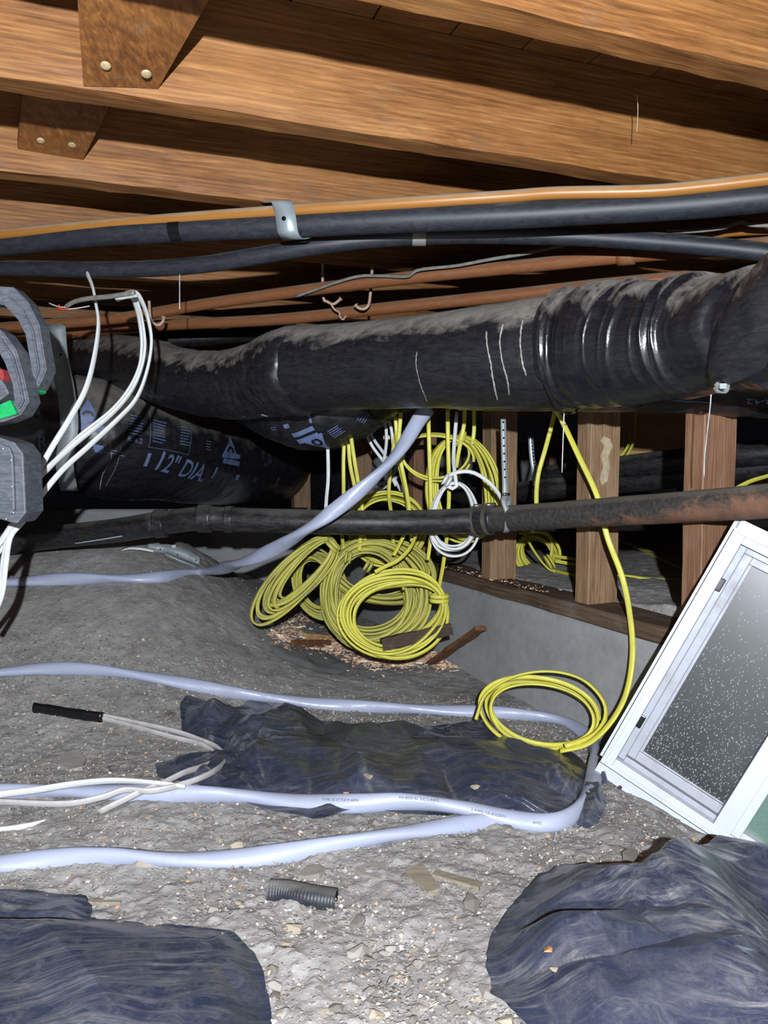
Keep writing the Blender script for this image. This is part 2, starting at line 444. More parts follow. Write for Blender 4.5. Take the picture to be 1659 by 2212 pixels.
def glass_dark():
    m = MatB('dusty_dark_glass', .12, .5); tc = m.n('ShaderNodeTexCoord')
    def mp(sc):
        x = m.n('ShaderNodeMapping'); x.inputs['Scale'].default_value = sc; m.l(tc.outputs['Object'], x.inputs[0]); return x.outputs[0]
    vo = m.n('ShaderNodeTexVoronoi'); vo.inputs['Scale'].default_value = 1; m.l(mp((520, 170, 1)), vo.inputs['Vector'])
    sp = m.val(vo.outputs['Distance'], .12, .34, 1, 0)
    sep = m.n('ShaderNodeSeparateColor'); m.l(vo.outputs['Color'], sep.inputs[0])
    st = m.noise(mp((160, 3, 1)), 1.2, 3, .6); cl = m.noise(mp((14, 8, 1)), 1.0, 5, .7)
    y = m.n('ShaderNodeSeparateXYZ'); m.l(tc.outputs['Object'], y.inputs[0])
    low = m.val(y.outputs[1], .05, .34, 1, .12)
    k = m.math('MULTIPLY', m.math('MULTIPLY', st, cl), low)
    thr = m.math('ADD', m.math('MULTIPLY', sep.outputs[0], .30), -.02)
    on = m.math('MULTIPLY', sp, m.val(m.math('SUBTRACT', k, thr), .0, .03, 0, .85))
    base = m.mix(m.noise(mp((5, 5, 1)), 1, 4), srgb(44, 46, 49), srgb(62, 66, 68))
    m.color(m.mix(on, base, srgb(196, 202, 210))); m.rough(m.val(on, 0, 1, .35, .9)); return m.m
M['glass'] = glass_dark()
def glass_green():
    m = MatB('green_glass', .3, .5); v = m.coords('Object')
    m.color(m.mix(m.val(m.noise(v, 180, 4, .7), .4, .7, 0, .4), srgb(96, 122, 112), srgb(128, 150, 142))); return m.m
M['glass_green'] = glass_green()

# ------------------------------------------------------------------ floor
WX0, WY0, WT = 0.235, 2.30, 0.46           # line of the inner face of the right foundation wall
def wall_x(Y): return WX0 + (WY0 - Y) * WT
def floor_z(x, y):
    x = np.asarray(x, float); y = np.asarray(y, float)
    up = smooth(1.5, 2.5, y) * smooth(-.12, -.78, x)
    back = 1 - .62 * smooth(2.55, 3.1, y)
    z = .335 * up * back
    z = z - .085 * smooth(.40, .62, x) * smooth(1.75, 1.2, y)
    z = z + .02 * smooth(.30, -.3, x) * smooth(1.0, 1.6, y)
    z = z + .02 * up * smooth(2.0, 2.5, y) + .012 * fbm(x * 2.3, y * 2.3, seed=3, octaves=3)
    beyond = smooth(.07, .11, x - wall_x(y)) * smooth(1.50, 1.60, y)
    z = z * (1 - beyond) + (.285 + .02 * fbm(x * 3, y * 3, seed=9, octaves=2)) * beyond
    return z
def G(px, py, lift=0.0):
    d = rdir(px, py); T = np.arange(.4, 5.0, .02)
    for it in range(2):
        zz = CAM.z + d.z * T - floor_z(d.x * T, d.y * T) - lift
        k = np.nonzero(zz <= 0)[0]; k = int(k[0]) if len(k) else len(T) - 1
        t = float(T[k]); T = np.linspace(float(T[max(k - 1, 0)]), t, 9)
    return CAM + d * t
def GZ(x, y, lift=0.): return Vector((x, y, float(floor_z(x, y)) + lift))

xs = np.concatenate([np.linspace(-3.4, -1.3, 50, endpoint=False), np.linspace(-1.3, 1.1, 640, endpoint=False), np.linspace(1.1, 3.2, 50)])
ys = np.concatenate([np.linspace(-1.2, .6, 40, endpoint=False), np.linspace(.6, 2.6, 620, endpoint=False), np.linspace(2.6, 5.2, 160)])
X, Y = np.meshgrid(xs, ys)
Z = floor_z(X, Y)
rough = .45 + .55 * smooth(1.9, 1.0, Y)
Z = Z + rough * (.0050 * fbm(X * 16, Y * 16, seed=21, octaves=4) + .0040 * np.maximum(0, fbm(X * 48, Y * 48, seed=33, octaves=3)) ** 1.5 + .0011 * fbm(X * 105, Y * 105, seed=44, octaves=2))
V = np.stack([X, Y, Z], -1).reshape(-1, 3)
ny, nx = X.shape
i = (np.arange(ny - 1)[:, None] * nx + np.arange(nx - 1)[None, :]).ravel()
floor = link('floor', mesh_np('floor', V, np.stack([i, i + 1, i + 1 + nx, i + nx], 1)), M['dirt'])
tag(floor, 'uneven grey dirt ground of the crawl space with pebbles', None, None, 'structure')

# ------------------------------------------------------------------ walls
ang = math.atan2(1, -WT)                     # direction of the wall going away
WD = Vector((-WT, 1, 0)).normalized(); WN = Vector((WD.y, -WD.x, 0))   # WN points out of the crawl side (to the right)
def WP_(Y, off=0., z=0.): return Vector((wall_x(Y), Y, z)) + WN * off
PLATE_Z = .285
a, b = WP_(1.50, 0, -.25), WP_(4.50, 0, -.25)
nn = 90
def wall_panel(a, b, ztop, thick, seed):
    """concrete slab with a slightly uneven face"""
    d = (b - a); L = d.length; d.normalize(); n = Vector((d.y, -d.x, 0))
    us = np.linspace(0, L, nn); zs = np.linspace(a.z, ztop, 40)
    U, Zz = np.meshgrid(us, zs)
    o = .004 * fbm(U * 5, Zz * 5, seed=seed) + .0015 * fbm(U * 30, Zz * 30, seed=seed + 5)
    edge = .006 * smooth(ztop - .02, ztop, Zz)
    A = np.array(a)[:2]; D = np.array(d)[:2]; Nn = np.array(n)[:2]
    f = np.stack([A[0] + D[0] * U + Nn[0] * (o + edge), A[1] + D[1] * U + Nn[1] * (o + edge), Zz], -1).reshape(-1, 3)
    g = np.stack([A[0] + D[0] * U + Nn[0] * thick, A[1] + D[1] * U + Nn[1] * thick, Zz], -1).reshape(-1, 3)
    k = len(zs); V = np.vstack([f, g]); q = []
    i = (np.arange(k - 1)[:, None] * nn + np.arange(nn - 1)[None, :]).ravel()
    q.append(np.stack([i, i + nn, i + nn + 1, i + 1], 1)); q.append(np.stack([i, i + 1, i + nn + 1, i + nn], 1) + k * nn)
    t = (k - 1) * nn + np.arange(nn - 1); q.append(np.stack([t, t + k * nn, t + 1 + k * nn, t + 1], 1))
    for c in (0, nn - 1):
        e = np.arange(k - 1) * nn + c; q.append(np.stack([e, e + k * nn, e + nn + k * nn, e + nn], 1))
    return mesh_np('wall', V, np.vstack(q))
wr = link('wall_right', wall_panel(a, b, PLATE_Z - .038, .15, 4), M['concrete'])
tag(wr, 'low grey concrete foundation wall running away under the studs', None, None, 'structure')
wb = link('wall_back', wall_panel(Vector((-2.9, 3.45, -.2)), Vector((-.34, 3.45, -.2)), .42, .2, 8), M['concrete'])
tag(wb, 'grey concrete wall behind the large printed duct', None, None, 'structure')
wl = link('wall_left', wall_panel(Vector((-2.9, -1.2, -.2)), Vector((-2.9, 4.45, -.2)), 1.40, -.15, 12), M['concrete']); tag(wl, None, None, None, 'structure')
wf = link('wall_far', wall_panel(Vector((-.74, 5.0, -.2)), Vector((3.1, 5.0, -.2)), .75, .2, 15), M['concrete']); tag(wf, 'dark concrete wall far behind the studs', None, None, 'structure')

# sill plate and studs of the low wall
def local_box(name, label, cat, origin, rotz, size, mat, group=None, bevel=.0015, centre=(0, 0, .5), jag=0):
    bm = bmesh.new()
    box_bm(bm, Vector((0, 0, 0)), *size)
    if jag:
        ax = max(range(3), key=lambda k: size[k])
        eds = [e for e in bm.edges if abs((e.verts[0].co - e.verts[1].co)[ax]) > size[ax] * .9]
        bmesh.ops.subdivide_edges(bm, edges=eds, cuts=int(size[ax] / .05), use_grid_fill=True)
        for v in bm.verts:
            q = v.co + Vector(origin) * 3
            for k in range(3):
                if k != ax: v.co[k] += jag * float(fbm(q[ax] * 6, k * 7.7 + v.co[(k + 1) % 3] * 9, seed=int(size[ax] * 10)))
    bmesh.ops.translate(bm, verts=bm.verts[:], vec=Vector((centre[0] * size[0], centre[1] * size[1], centre[2] * size[2])))
    if bevel and not jag: bmesh.ops.bevel(bm, geom=bm.edges[:], offset=bevel, segments=1, affect='EDGES')
    elif bevel:
        el = [e for e in bm.edges if len(e.link_faces) == 2 and e.calc_face_angle(0) > 1.0]
        bmesh.ops.bevel(bm, geom=el, offset=bevel, segments=1, affect='EDGES')
    o = link(name, bm_mesh(bm), mat)
    o.location = origin; o.rotation_euler = (0, 0, rotz)
    return tag(o, label, cat, group)
wrot = math.atan2(WD.y, WD.x)
Lw = (b - a).length
sill = local_box('sill_plate', 'dusty brown sill board lying on top of the concrete wall', 'sill board', WP_(1.50, .0, PLATE_Z - .038), wrot - math.pi / 2,
                 (.11, Lw, .038), M['sill'], centre=(.5, .5, .5), jag=.002, bevel=.003)
studs = [(1530, 1.534, 'reddish square stud behind the top corner of the window'), (1290, 1.836, 'brown stud with a pale plaster smear, between pipe strap and window'),
         (1078, 2.22, 'tan stud crossed by the perforated pipe hanger strap'), (912, 2.655, 'weathered stud behind the hanging yellow coil'),
         (778, 3.15, 'stud behind the white service cable below the bulging duct'), (650, 3.84, 'leftmost stud, in front of the big printed duct')]
TOPZ = .885
for k, (px, Yc, lab) in enumerate(studs):
    c = P(px, 1100, Yc)
    base = Vector((wall_x(Yc), Yc, PLATE_Z)) + WN * .055
    q = Vector((c.x, c.y, PLATE_Z))
    wdt = .05 if k in (0, 1, 2) else .045
    s = local_box('wall_stud', lab, 'stud', q, wrot - math.pi / 2, (.088, wdt, TOPZ - PLATE_Z), M['stud_dark'] if k in (0, 3) else M['stud'], 'studs of the low wall', bevel=.002, jag=.0012)
    if k == 1: stud2 = s
    if k == 2: stud3 = s
tp = local_box('top_plate', 'brown top board resting across the stud tops', 'top board', WP_(1.40, .01, TOPZ), wrot - math.pi / 2, (.09, Lw + .1, .04), M['stud_dark'], centre=(.5, .5, .5))

# ------------------------------------------------------------------ joists and subfloor
JD = Vector((math.cos(math.radians(20.15)), math.sin(math.radians(20.15)), 0)); JN = Vector((-JD.y, JD.x, 0))
JZ = CAM.z + .565; JT = .0544; JH = .19; JP0 = .8774; JS = .4056
jrot = math.atan2(JD.y, JD.x)
jlab = {-1: 'joist just behind the nearest one in view, out above the frame', 0: 'nearest floor joist, crossing the top right corner',
        1: 'wide floor joist with the nailed bridging board end at top left', 2: 'third floor joist with a smaller bridging board end at left',
        3: 'fourth floor joist, its end lit just above the orange tube', 4: 'dark joist just behind the upper black insulated tube', 5: 'dark joist behind the bare wire ends',
        6: 'dark joist above the brown pipes'}
def joist_mesh(seed):
    L = 5.6; nx = 110
    prof = []
    sec = [(-.0, .0), (JT, .0), (JT, JH), (0, JH)]
    pts = []
    for (a0, a1) in zip(sec, sec[1:] + sec[:1]):
        m = 6 if abs(a1[1] - a0[1]) > .1 else 3
        for t in range(m): pts.append((a0[0] + (a1[0] - a0[0]) * t / m, a0[1] + (a1[1] - a0[1]) * t / m))
    pts = np.array(pts); us = np.linspace(-2.8, 2.8, nx)
    n = len(pts); U = us[:, None] + 0 * pts[None, :, 0]; A = pts[None, :, 0] + 0 * U; B = pts[None, :, 1] + 0 * U
    e = ((A < .001) | (A > JT - .001)) & (B < .001)
    A2 = A + .0014 * fbm(U * 5, B * 20, seed=seed) + np.where(e, np.where(A < JT / 2, .003, -.003), 0) + .0018 * e * fbm(U * 22, A * 50, seed=seed + 3)
    B2 = B + .0016 * fbm(U * 4, A * 10, seed=seed + 1) * (B < .01) + .0015 * e * fbm(U * 30, A * 40, seed=seed + 7)
    V = np.stack([U, A2, B2], -1).reshape(-1, 3)
    i = np.arange(nx - 1)[:, None] * n; j = np.arange(n)[None, :]; j2 = (j + 1) % n
    Q = np.stack([i + j, i + n + j, i + n + j2, i + j2], -1).reshape(-1, 4)
    V = np.vstack([V, [[-2.8, JT / 2, JH / 2], [2.8, JT / 2, JH / 2]]]); c0, c1 = nx * n, nx * n + 1; jj = np.arange(n); j3 = (jj + 1) % n
    T = np.vstack([np.stack([np.full(n, c0), jj, j3], 1), np.stack([np.full(n, c1), (nx - 1) * n + j3, (nx - 1) * n + jj], 1)])
    me = mesh_np('joist', V, Q, T, False)
    me.materials.append(M['joist']); me.materials.append(M['joist_edge'])
    for p in me.polygons:
        if p.normal.z < -.7: p.material_index = 1
    return me
for k in range(-3, 9):
    o = link('floor_joist', joist_mesh(50 + k), None)
    o.location = JN * (JP0 + JS * k) + Vector((0, 0, JZ)); o.rotation_euler = (0, 0, jrot)
    if k < -1: lab = ('joist overhead behind the viewer, rearmost', 'joist overhead behind the viewer, one from the rearmost')[k + 3]
    else: lab = jlab.get(k, {7: 'second farthest joist in the dark behind the pipes', 8: 'farthest joist in the dark behind the pipes'}.get(k))
    tag(o, lab, 'joist', 'floor joists overhead' if k > 6 or k < 0 else 'floor joists overhead')
ceil = thing('ceiling', 'subfloor boards above the joists', None, (0, 0, JZ + JH), kind='structure')
del ceil['label']
bmesh_board = None
for k in range(34):
    w = .14
    me = boxes([(Vector((-2.85 + .0 + (k + .5) * (w + .004) * 1.0 + 0, 1.4, 0.010)), (w, 5.2, .019))], .001) if bmesh_board is None else bmesh_board
    if bmesh_board is None:
        bmesh_board = boxes([(Vector((0, 1.3, .011)), (w, 5.4, .019))], .001); me = bmesh_board
    o = link('plank', me, M['joist'], ceil)
    p = JD * (-2.5 + k * (w + .004)); o.location = p; o.rotation_euler = (0, 0, jrot)

# bridging boards nailed on the joist faces
def bridging(label, k, pxs, tops, yy):
    """board slanting up toward the viewer from the near face of joist k to the rear of joist k-1"""
    face = JP0 + JS * k - .002
    def on_plane(px, py, p0, n):
        d = rdir(px, py); return CAM + d * ((p0 - CAM).dot(n) / d.dot(n))
    f0 = JN * face
    pl, pr = on_plane(*pxs[0], f0, JN), on_plane(*pxs[1], f0, JN)
    top_p = JP0 + JS * (k - 1) + JT + .003
    zb = (pl.z + pr.z) / 2
    down = (JN * (top_p - face) + Vector((0, 0, JZ + JH - .03 - zb))).normalized()
    n = JD.cross(down).normalized()
    if n.z > 0: n = -n
    def top(p, t_):
        h = on_plane(*t_, p, n); e = (h - p); return p + e * ((top_p - face) / e.dot(JN))
    tl, tr = top(pl, tops[0]), top(pr, tops[1])
    root = thing('bridging_board', label, 'board', (pl + pr) / 2, 'bridging boards between joists')
    bm = bmesh.new(); vs = [bm.verts.new(q) for q in (pl, pr, tr, tl)]; f_ = bm.faces.new(vs)
    r = bmesh.ops.extrude_face_region(bm, geom=[f_])
    for v in [g for g in r['geom'] if isinstance(g, bmesh.types.BMVert)]: v.co -= n * .022
    for v in bm.verts:
        if v.co.dot(JN) > face - .0: v.co -= JN * (v.co.dot(JN) - face)
    part('board', bm_mesh(bm, .0012), M['bridge'], root)
    for (nx_, ny_) in yy:
        q = on_plane(nx_, ny_, pl + n * .003, n)
        bm = bmesh.new(); bmesh.ops.create_uvsphere(bm, u_segments=12, v_segments=6, radius=.008, matrix=Matrix.Translation(q) @ n.to_track_quat('Z', 'Y').to_matrix().to_4x4() @ Matrix.Diagonal((1, 1, .3, 1)))
        part('nail_head', bm_mesh(bm, 0, True), M['nail'], root)
    return root
bridging('stout bridging board end with two nail heads on the wide joist', 1, [(180, 186), (342, 192)], [(170, 40), (452, 0)], [(228, 142), (316, 160)])
bridging('smaller bridging board end with two nail heads on the third joist', 2, [(38, 322), (180, 346)], [(46, 225), (232, 238)], [(88, 304), (156, 313)])

# knots and white paint flecks on the joists
# ------------------------------------------------------------------ pipes and tubes overhead
def PX(lst, dz=0):
    out = []
    for q in lst:
        v = P(q[0], q[1], q[2]); out.append((v.x, v.y, v.z + dz) + tuple(q[3:]))
    return out
UPV = (0, 0, 1)
A_pts = [(-160, 545, 1.98), (0, 529, 1.92), (200, 508, 1.84), (400, 496, 1.78), (620, 487, 1.72), (900, 474, 1.66), (1100, 466, 1.62), (1300, 455, 1.58), (1450, 446, 1.55), (1659, 428, 1.50), (1850, 405, 1.46)]
def extend(w, left=.9, right=1.1):
    """carry a run on past both sides of the view"""
    w = [tuple(q) for q in w]; a = Vector(w[0][:3]); a2 = Vector(w[1][:3]); b = Vector(w[-1][:3]); b2 = Vector(w[-2][:3])
    if left: w = [tuple(a + (a - a2).normalized() * left) + tuple(w[0][3:])] + w
    if right: w = w + [tuple(b + (b - b2).normalized() * right) + tuple(w[-1][3:])]
    return w
A_pts = [(a_, b_, c_ * .985) for a_, b_, c_ in A_pts]
t = thing('insulated_tube', 'thick black insulated tube under the joists, orange tube on top', 'tube', P(620, 487, 1.72))
part('tube', tube(extend(PX(A_pts)), .0262, seg=28, n=260, ref=UPV, disp=lambda s, th: .02 * fbm(s * 6, np.cos(th), np.sin(th), seed=2)), M['tubing'], t)
def band(px, Yc, cy, r, wd, slope, mat, parent, name='tape_band', rr=None):
    c = P(px, cy, Yc); d = slope.normalized() * wd / 2
    return part(name, tube([c - d, c + d], r, seg=28, n=4, ref=UPV, caps=False), mat, parent)
sl = Vector(P(450, 493, 1.765)) - Vector(P(330, 500, 1.80))
band(386, 1.757, 497, .0272, .028, sl, M['tape'], t)
O_pts = [(-160, 520, 1.95), (0, 506, 1.90), (200, 487, 1.83), (400, 471, 1.77), (620, 455, 1.71), (900, 437, 1.65), (1100, 424, 1.615), (1200, 417, 1.59), (1400, 413, 1.545), (1520, 403, 1.52), (1659, 387, 1.49), (1850, 366, 1.45)]
O_pts = [(a_, b_, c_ * .98) for a_, b_, c_ in O_pts]
o = link('orange_tube', tube(extend(PX(O_pts)), .0122, seg=16, n=160, ref=UPV), M['orange'])
tag(o, 'thin orange tube with dust, strapped on the thick black tube', 'tube')
B1 = [(-160, 583, 2.06), (0, 579, 2.0), (180, 582, 1.93), (330, 580, 1.88), (450, 570, 1.84), (560, 552, 1.80), (680, 532, 1.77), (800, 517, 1.76), (950, 509, 1.76), (1100, 508, 1.75), (1250, 512, 1.73), (1400, 521, 1.70), (1530, 532, 1.66), (1659, 546, 1.62), (1850, 570, 1.55)]
t = thing('black_hose', 'slimmer dusty black hose sagging below the insulated tube', 'hose', P(450, 570, 1.84))
part('hose', tube(extend(PX(B1)), .0195, seg=24, n=180, ref=UPV, disp=lambda s, th: .02 * fbm(s * 8, np.cos(th), np.sin(th), seed=5)), M['tubing'], t)
band(905, 1.76, 511, .0208, .03, Vector((1, 0, 0)), M['greytape'], t)

# galvanized strap around both tubes
t = thing('pipe_strap', 'shiny galvanized strap holding the orange and black tubes', 'strap', P(620, 470, 1.70))
c0 = [(583, 436, 1.735), (596, 437, 1.70), (606, 434, 1.675), (614, 452, 1.668), (619, 480, 1.665), (623, 504, 1.672), (634, 516, 1.695), (650, 514, 1.72)]
wdir = (P(700, 445, 1.69) - P(600, 450, 1.71)).normalized()
cc = cr([list(P(q[0], q[1], q[2] * .982)) for q in c0], 40)
Vs = []
for k, q in enumerate(cc):
    for s in (-.022, .022): Vs.append(Vector(q) + wdir * s)
Q = [(2 * i, 2 * i + 1, 2 * i + 3, 2 * i + 2) for i in range(39)]
me = mesh_np('strap', np.array([list(v) for v in Vs]), np.array(Q))
so = part('band', me, M['galv'], t); md = so.modifiers.new('s', 'SOLIDIFY'); md.thickness = .0012
def disc(c, n, r, th=.001, seg=14):
    n = Vector(n).normalized(); return tube([Vector(c), Vector(c) + n * th], r, seg=seg, n=2)
part('hole', disc(P(613, 472, 1.632), (0, -1, 0), .0045), M['hole'], t)
part('screw_head', disc(P(599, 440, 1.655), (0, -1, -.3), .006, .003), M['steel'], t)

p1 = [(-120, 717, 2.62), (0, 708, 2.56), (250, 688, 2.46), (450, 656, 2.36), (700, 622, 2.22), (900, 598, 2.10), (1100, 578, 2.0), (1350, 553, 1.86), (1500, 541, 1.79), (1659, 528, 1.72), (1800, 515, 1.66)]
o = thing('brown_pipe', 'upper brown dusty pipe crossing below the joists', 'pipe', P(900, 598, 2.10), 'brown pipes')
part('pipe', tube(extend(PX(p1)), .0172, seg=20, n=140, ref=UPV), M['ironpipe'], o)
part('coupling', tube(PX([(1335, 556, 1.868), (1372, 552, 1.848)]), .0205, seg=20, n=4, ref=UPV), M['ironpipe'], o)
p2 = [(-120, 745, 2.80), (130, 722, 2.68), (350, 703, 2.58), (600, 690, 2.45), (850, 664, 2.32), (1100, 638, 2.18), (1300, 616, 2.07), (1500, 598, 1.97), (1659, 583, 1.90), (1800, 568, 1.84)]
o = thing('brown_pipe', 'lower brown dusty pipe just above the black duct', 'pipe', P(850, 664, 2.32), 'brown pipes')
part('pipe', tube(extend(PX(p2)), .0180, seg=20, n=140, ref=UPV), M['ironpipe'], o)
part('coupling', tube(PX([(1600, 589, 1.926), (1668, 582, 1.90)]), .0215, seg=20, n=4, ref=UPV), M['ironpipe'], o)
# third darker pipe far left behind
o = link('dark_pipe', tube(PX([(-120, 752, 3.0), (200, 742, 3.0), (420, 732, 3.0), (640, 712, 3.0)]), .03, seg=18, n=40, ref=UPV), M['abs'])
tag(o, 'dark pipe in shade above the left end of the ducts', 'pipe')
# dusty thin cable lying along the upper brown pipe
o = link('loose_cable', tube(PX([(640, 640, 2.22), (760, 600, 2.14), (820, 596, 2.11), (880, 597, 2.07), (905, 583, 2.05), (985, 574, 2.01), (1060, 560, 1.97), (1150, 545, 1.92), (1245, 524, 1.87)]), .0045, .003, seg=8, n=70), M['greytape'])
tag(o, 'thin dusty grey cable draped over the upper brown pipe', 'cable')
o = link('loose_cable', tube(PX([(1440, 500, 1.72), (1500, 499, 1.70), (1560, 492, 1.68), (1602, 480, 1.66), (1625, 486, 1.65), (1700, 488, 1.62)]), .0045, .003, seg=8, n=50), M['greytape'])
tag(o, 'thin pale cable above the right end of the black hose', 'cable')
o = link('orange_tube', tube(PX([(1520, 512, 1.80), (1560, 503, 1.78), (1620, 498, 1.75), (1720, 494, 1.70)]), .011, seg=14, n=30, ref=UPV), M['orange'])
tag(o, 'short length of orange tube behind the hose at the right edge', 'tube')

def hook(lab, pts, Yc, r=.0045, group='pipe hooks under the brown pipes'):
    t = thing('pipe_hook', lab, 'hook', P(pts[0][0], pts[0][1], Yc))
    t['group'] = group
    part('shank', tube(PX([(x, y, Yc) for x, y in pts]), r, seg=10, n=24), M['hook'], t)
    part('tip', disc(P(pts[-1][0], pts[-1][1], Yc), (P(pts[-1][0], pts[-1][1], Yc) - P(pts[-2][0], pts[-2][1], Yc)), r * 1.6, .003), M['hook'], t)
hook('pale hook end curling left of the other two by the pipes', [(697, 560), (698, 640), (708, 652), (720, 657), (731, 650), (735, 646)], 2.32)
hook('pale hook with a straight shank, above the middle of the duct', [(806, 550), (799, 645), (793, 663), (783, 668), (772, 664), (769, 660)], 2.26)
hook('pale hook beside the bundle of white cables', [(322, 650), (325, 688), (333, 699), (343, 702), (352, 694), (353, 686)], 2.30)
hook('rusty wire hook hanging on the lower brown pipe', [(714, 655), (722, 668), (733, 675), (734, 684), (741, 690), (746, 684)], 2.28, .003)

# bare wire ends at upper left
t = thing('wire_end', 'frayed grey cable end with a red wire near the left edge', 'wire', P(140, 665, 1.75))
part('sheath', tube(PX([(290, 632, 1.62), (240, 640, 1.66), (190, 645, 1.70), (160, 652, 1.73), (140, 664, 1.75)]), .0055, .004, seg=8, n=30), M['greytape'], t)
part('red_wire', tube(PX([(147, 667, 1.745), (132, 668, 1.745), (126, 664, 1.745), (128, 658, 1.745)]), .0016, seg=6, n=16), M['redwire'], t)
part('bare_wire', tube(PX([(142, 664, 1.745), (125, 662, 1.75), (106, 655, 1.76)]), .0016, seg=6, n=12), M['white_dirty'], t)
part('bare_wire', tube(PX([(142, 668, 1.745), (165, 666, 1.75), (194, 661, 1.76)]), .0014, seg=6, n=12), M['white_dirty'], t)

def thread(lab, pts, r=.0014, mat='foil', name='wire', cat='wire', group=None, nn_=30):
    return tag(link(name, tube(PX(pts), r, seg=6, n=nn_), M[mat]), lab, cat, group)
thread('short bright wire hanging below the black hose', [(388, 592, 1.86), (388, 630, 1.86), (388, 668, 1.86)])
thread('thin white thread hanging before the stud with the plaster smear', [(1220, 860, 1.58), (1218, 905, 1.58), (1216, 960, 1.585), (1214, 1021, 1.59)], .0012)
thread('thin wire hanging from the torn duct tie in front of the reddish stud', [(1536, 852, 1.22), (1534, 880, 1.23), (1527, 940, 1.26), (1522, 990, 1.28), (1521, 1030, 1.29)], .0010)
thread('single hair-like splinter hanging from the wide joist', [(1376, 205, 1.40), (1378, 235, 1.41), (1376, 285, 1.41)], .0008, 'smudge')

# ------------------------------------------------------------------ ducts
def duct(name, label, segs, group=None):
    t = thing(name, label, 'duct', P(*segs[0][1][len(segs[0][1]) // 2][:3]), group)
    res = []
    for pname, pts, r, mat, disp, n, kw in segs:
        o = part(pname, tube(PX(pts), r, ref=UPV, disp=disp, n=n, **{**dict(seg=150), **kw}), M[mat], t)
        res.append(o)
    return t, res
def wr_disp(amp, f, seed, spiral=.5, fine=.004):
    def d(s, th):
        c, sn = np.cos(th), np.sin(th)
        w = fbm(s * f + spiral * th * 0 + .8 * fbm(s * 4, c, sn, seed=seed + 50, octaves=2), c * 1.3, sn * 1.3, seed=seed, octaves=3)
        ridge = 1 - np.abs(w) * 2
        return amp * np.clip(ridge, -1, 1) + .03 * fbm(s * 3.0, c, sn, seed=seed + 9, octaves=3) + fine * fbm(s * 60, c * 4, sn * 4, seed=seed + 3, octaves=2)
    return d
def ringed(amp, seed, pitch=.038):
    def d(s, th):
        c, sn = np.cos(th), np.sin(th)
        ph = s / pitch * 2 * np.pi + th
        return amp * np.cos(ph) * (.6 + .4 * noise(s * 3, c, sn, seed=seed)) + .04 * fbm(s * 3.5, c * 1.2, sn * 1.2, seed=seed + 1, octaves=4) + .010 * (1 - 2 * np.abs(fbm(s * 9 + th, c * 2, sn * 2, seed=seed + 4, octaves=3)))
    return d
def pleats(seed, amp=.07):
    """gathers running round the sleeve, slanting toward its tie"""
    def d(s, th):
        c, sn = np.cos(th), np.sin(th)
        front = np.clip(.5 + .5 * np.cos(th - .9), 0, 1)
        q = s * 22 + 2.2 * sn * (s * 1.6) + .25 * fbm(s * 3, c, sn, seed=seed, octaves=2)
        w = noise(q, q * 0 + 3.3, c * .45, seed=seed + 2); r = 1 - 3.2 * np.abs(w)
        w2 = noise(q * 2.7, q * 0 + 1.1, c * .9, seed=seed + 5); r2 = 1 - 3.0 * np.abs(w2)
        md = .35 + .65 * np.clip(c + .35, 0, 1)
        return md * (amp * np.clip(r, -.7, 1) + .018 * np.clip(r2, -.8, 1)) + .025 * fbm(s * 4, c, sn, seed=seed + 11, octaves=2) + .004 * fbm(s * 40, c * 3, sn * 3, seed=seed + 15, octaves=2)
    return d
# D3: printed duct behind/below the front one
D3, d3 = duct('printed_duct', 'printed black duct mostly hidden behind the front duct, bulging below', [
    ('film', [(2900, 800, 1.15, 1.0), (2200, 796, 1.28, 1.0), (1850, 792, 1.40, 1.0), (1659, 790, 1.46, .98), (1450, 788, 1.56, .96), (1230, 796, 1.70, .93), (1050, 805, 1.86, .90), (900, 806, 2.02, .90), (810, 835, 2.12, 1.0), (745, 866, 2.14, 1.16), (680, 878, 2.18, 1.26), (610, 870, 2.26, 1.12), (545, 850, 2.42, .95), (480, 830, 2.62, .85)], .099, 'duct', ringed(.012, 31), 440, {})])
# D1 front duct: dark left piece, left sleeve, middle, right sleeve
D1, d1 = duct('front_duct', 'long black flexible duct with dusty top, running across the view', [
    ('film', [(1240, 760, 1.50, 1.02), (1180, 764, 1.53, 1.03), (1100, 769, 1.57, 1.0), (1000, 777, 1.63, .98), (900, 784, 1.70, .96), (800, 790, 1.77, .94), (720, 794, 1.83, .94), (655, 796, 1.88, .96), (640, 797, 1.90, .9)], .104, 'duct', wr_disp(.012, 9, 41), 330, dict(caps=False)),
    ('left_sleeve', [(668, 796, 1.86, .86), (650, 797, 1.88, 1.02), (610, 806, 1.93, .98), (560, 822, 2.0, .90), (500, 832, 2.08, .86), (440, 830, 2.16, .84), (390, 820, 2.24, .84), (340, 806, 2.34, .84), (326, 803, 2.38, .78)], .106, 'duct', wr_disp(.03, 16, 45), 260, dict(caps=False)),
    ('dark_end', [(350, 805, 2.34, .9), (300, 792, 2.48, .92), (240, 785, 2.62, .92), (180, 785, 2.80, .95), (90, 790, 3.0, 1)], .10, 'duct', wr_disp(.02, 14, 48), 120, {}),
    ('right_sleeve', [(1214, 762, 1.515, 1.0), (1224, 756, 1.505, 1.07), (1260, 750, 1.48, 1.07), (1330, 746, 1.43, 1.05), (1400, 742, 1.38, 1.02), (1480, 732, 1.33, .96), (1560, 718, 1.27, .90), (1640, 712, 1.22, .90), (1760, 712, 1.14, .90), (2100, 712, 1.0, .95)], .104, 'duct_gloss', pleats(61), 380, dict(caps=False, seg=220))])
for q in d1[0:1]: pass
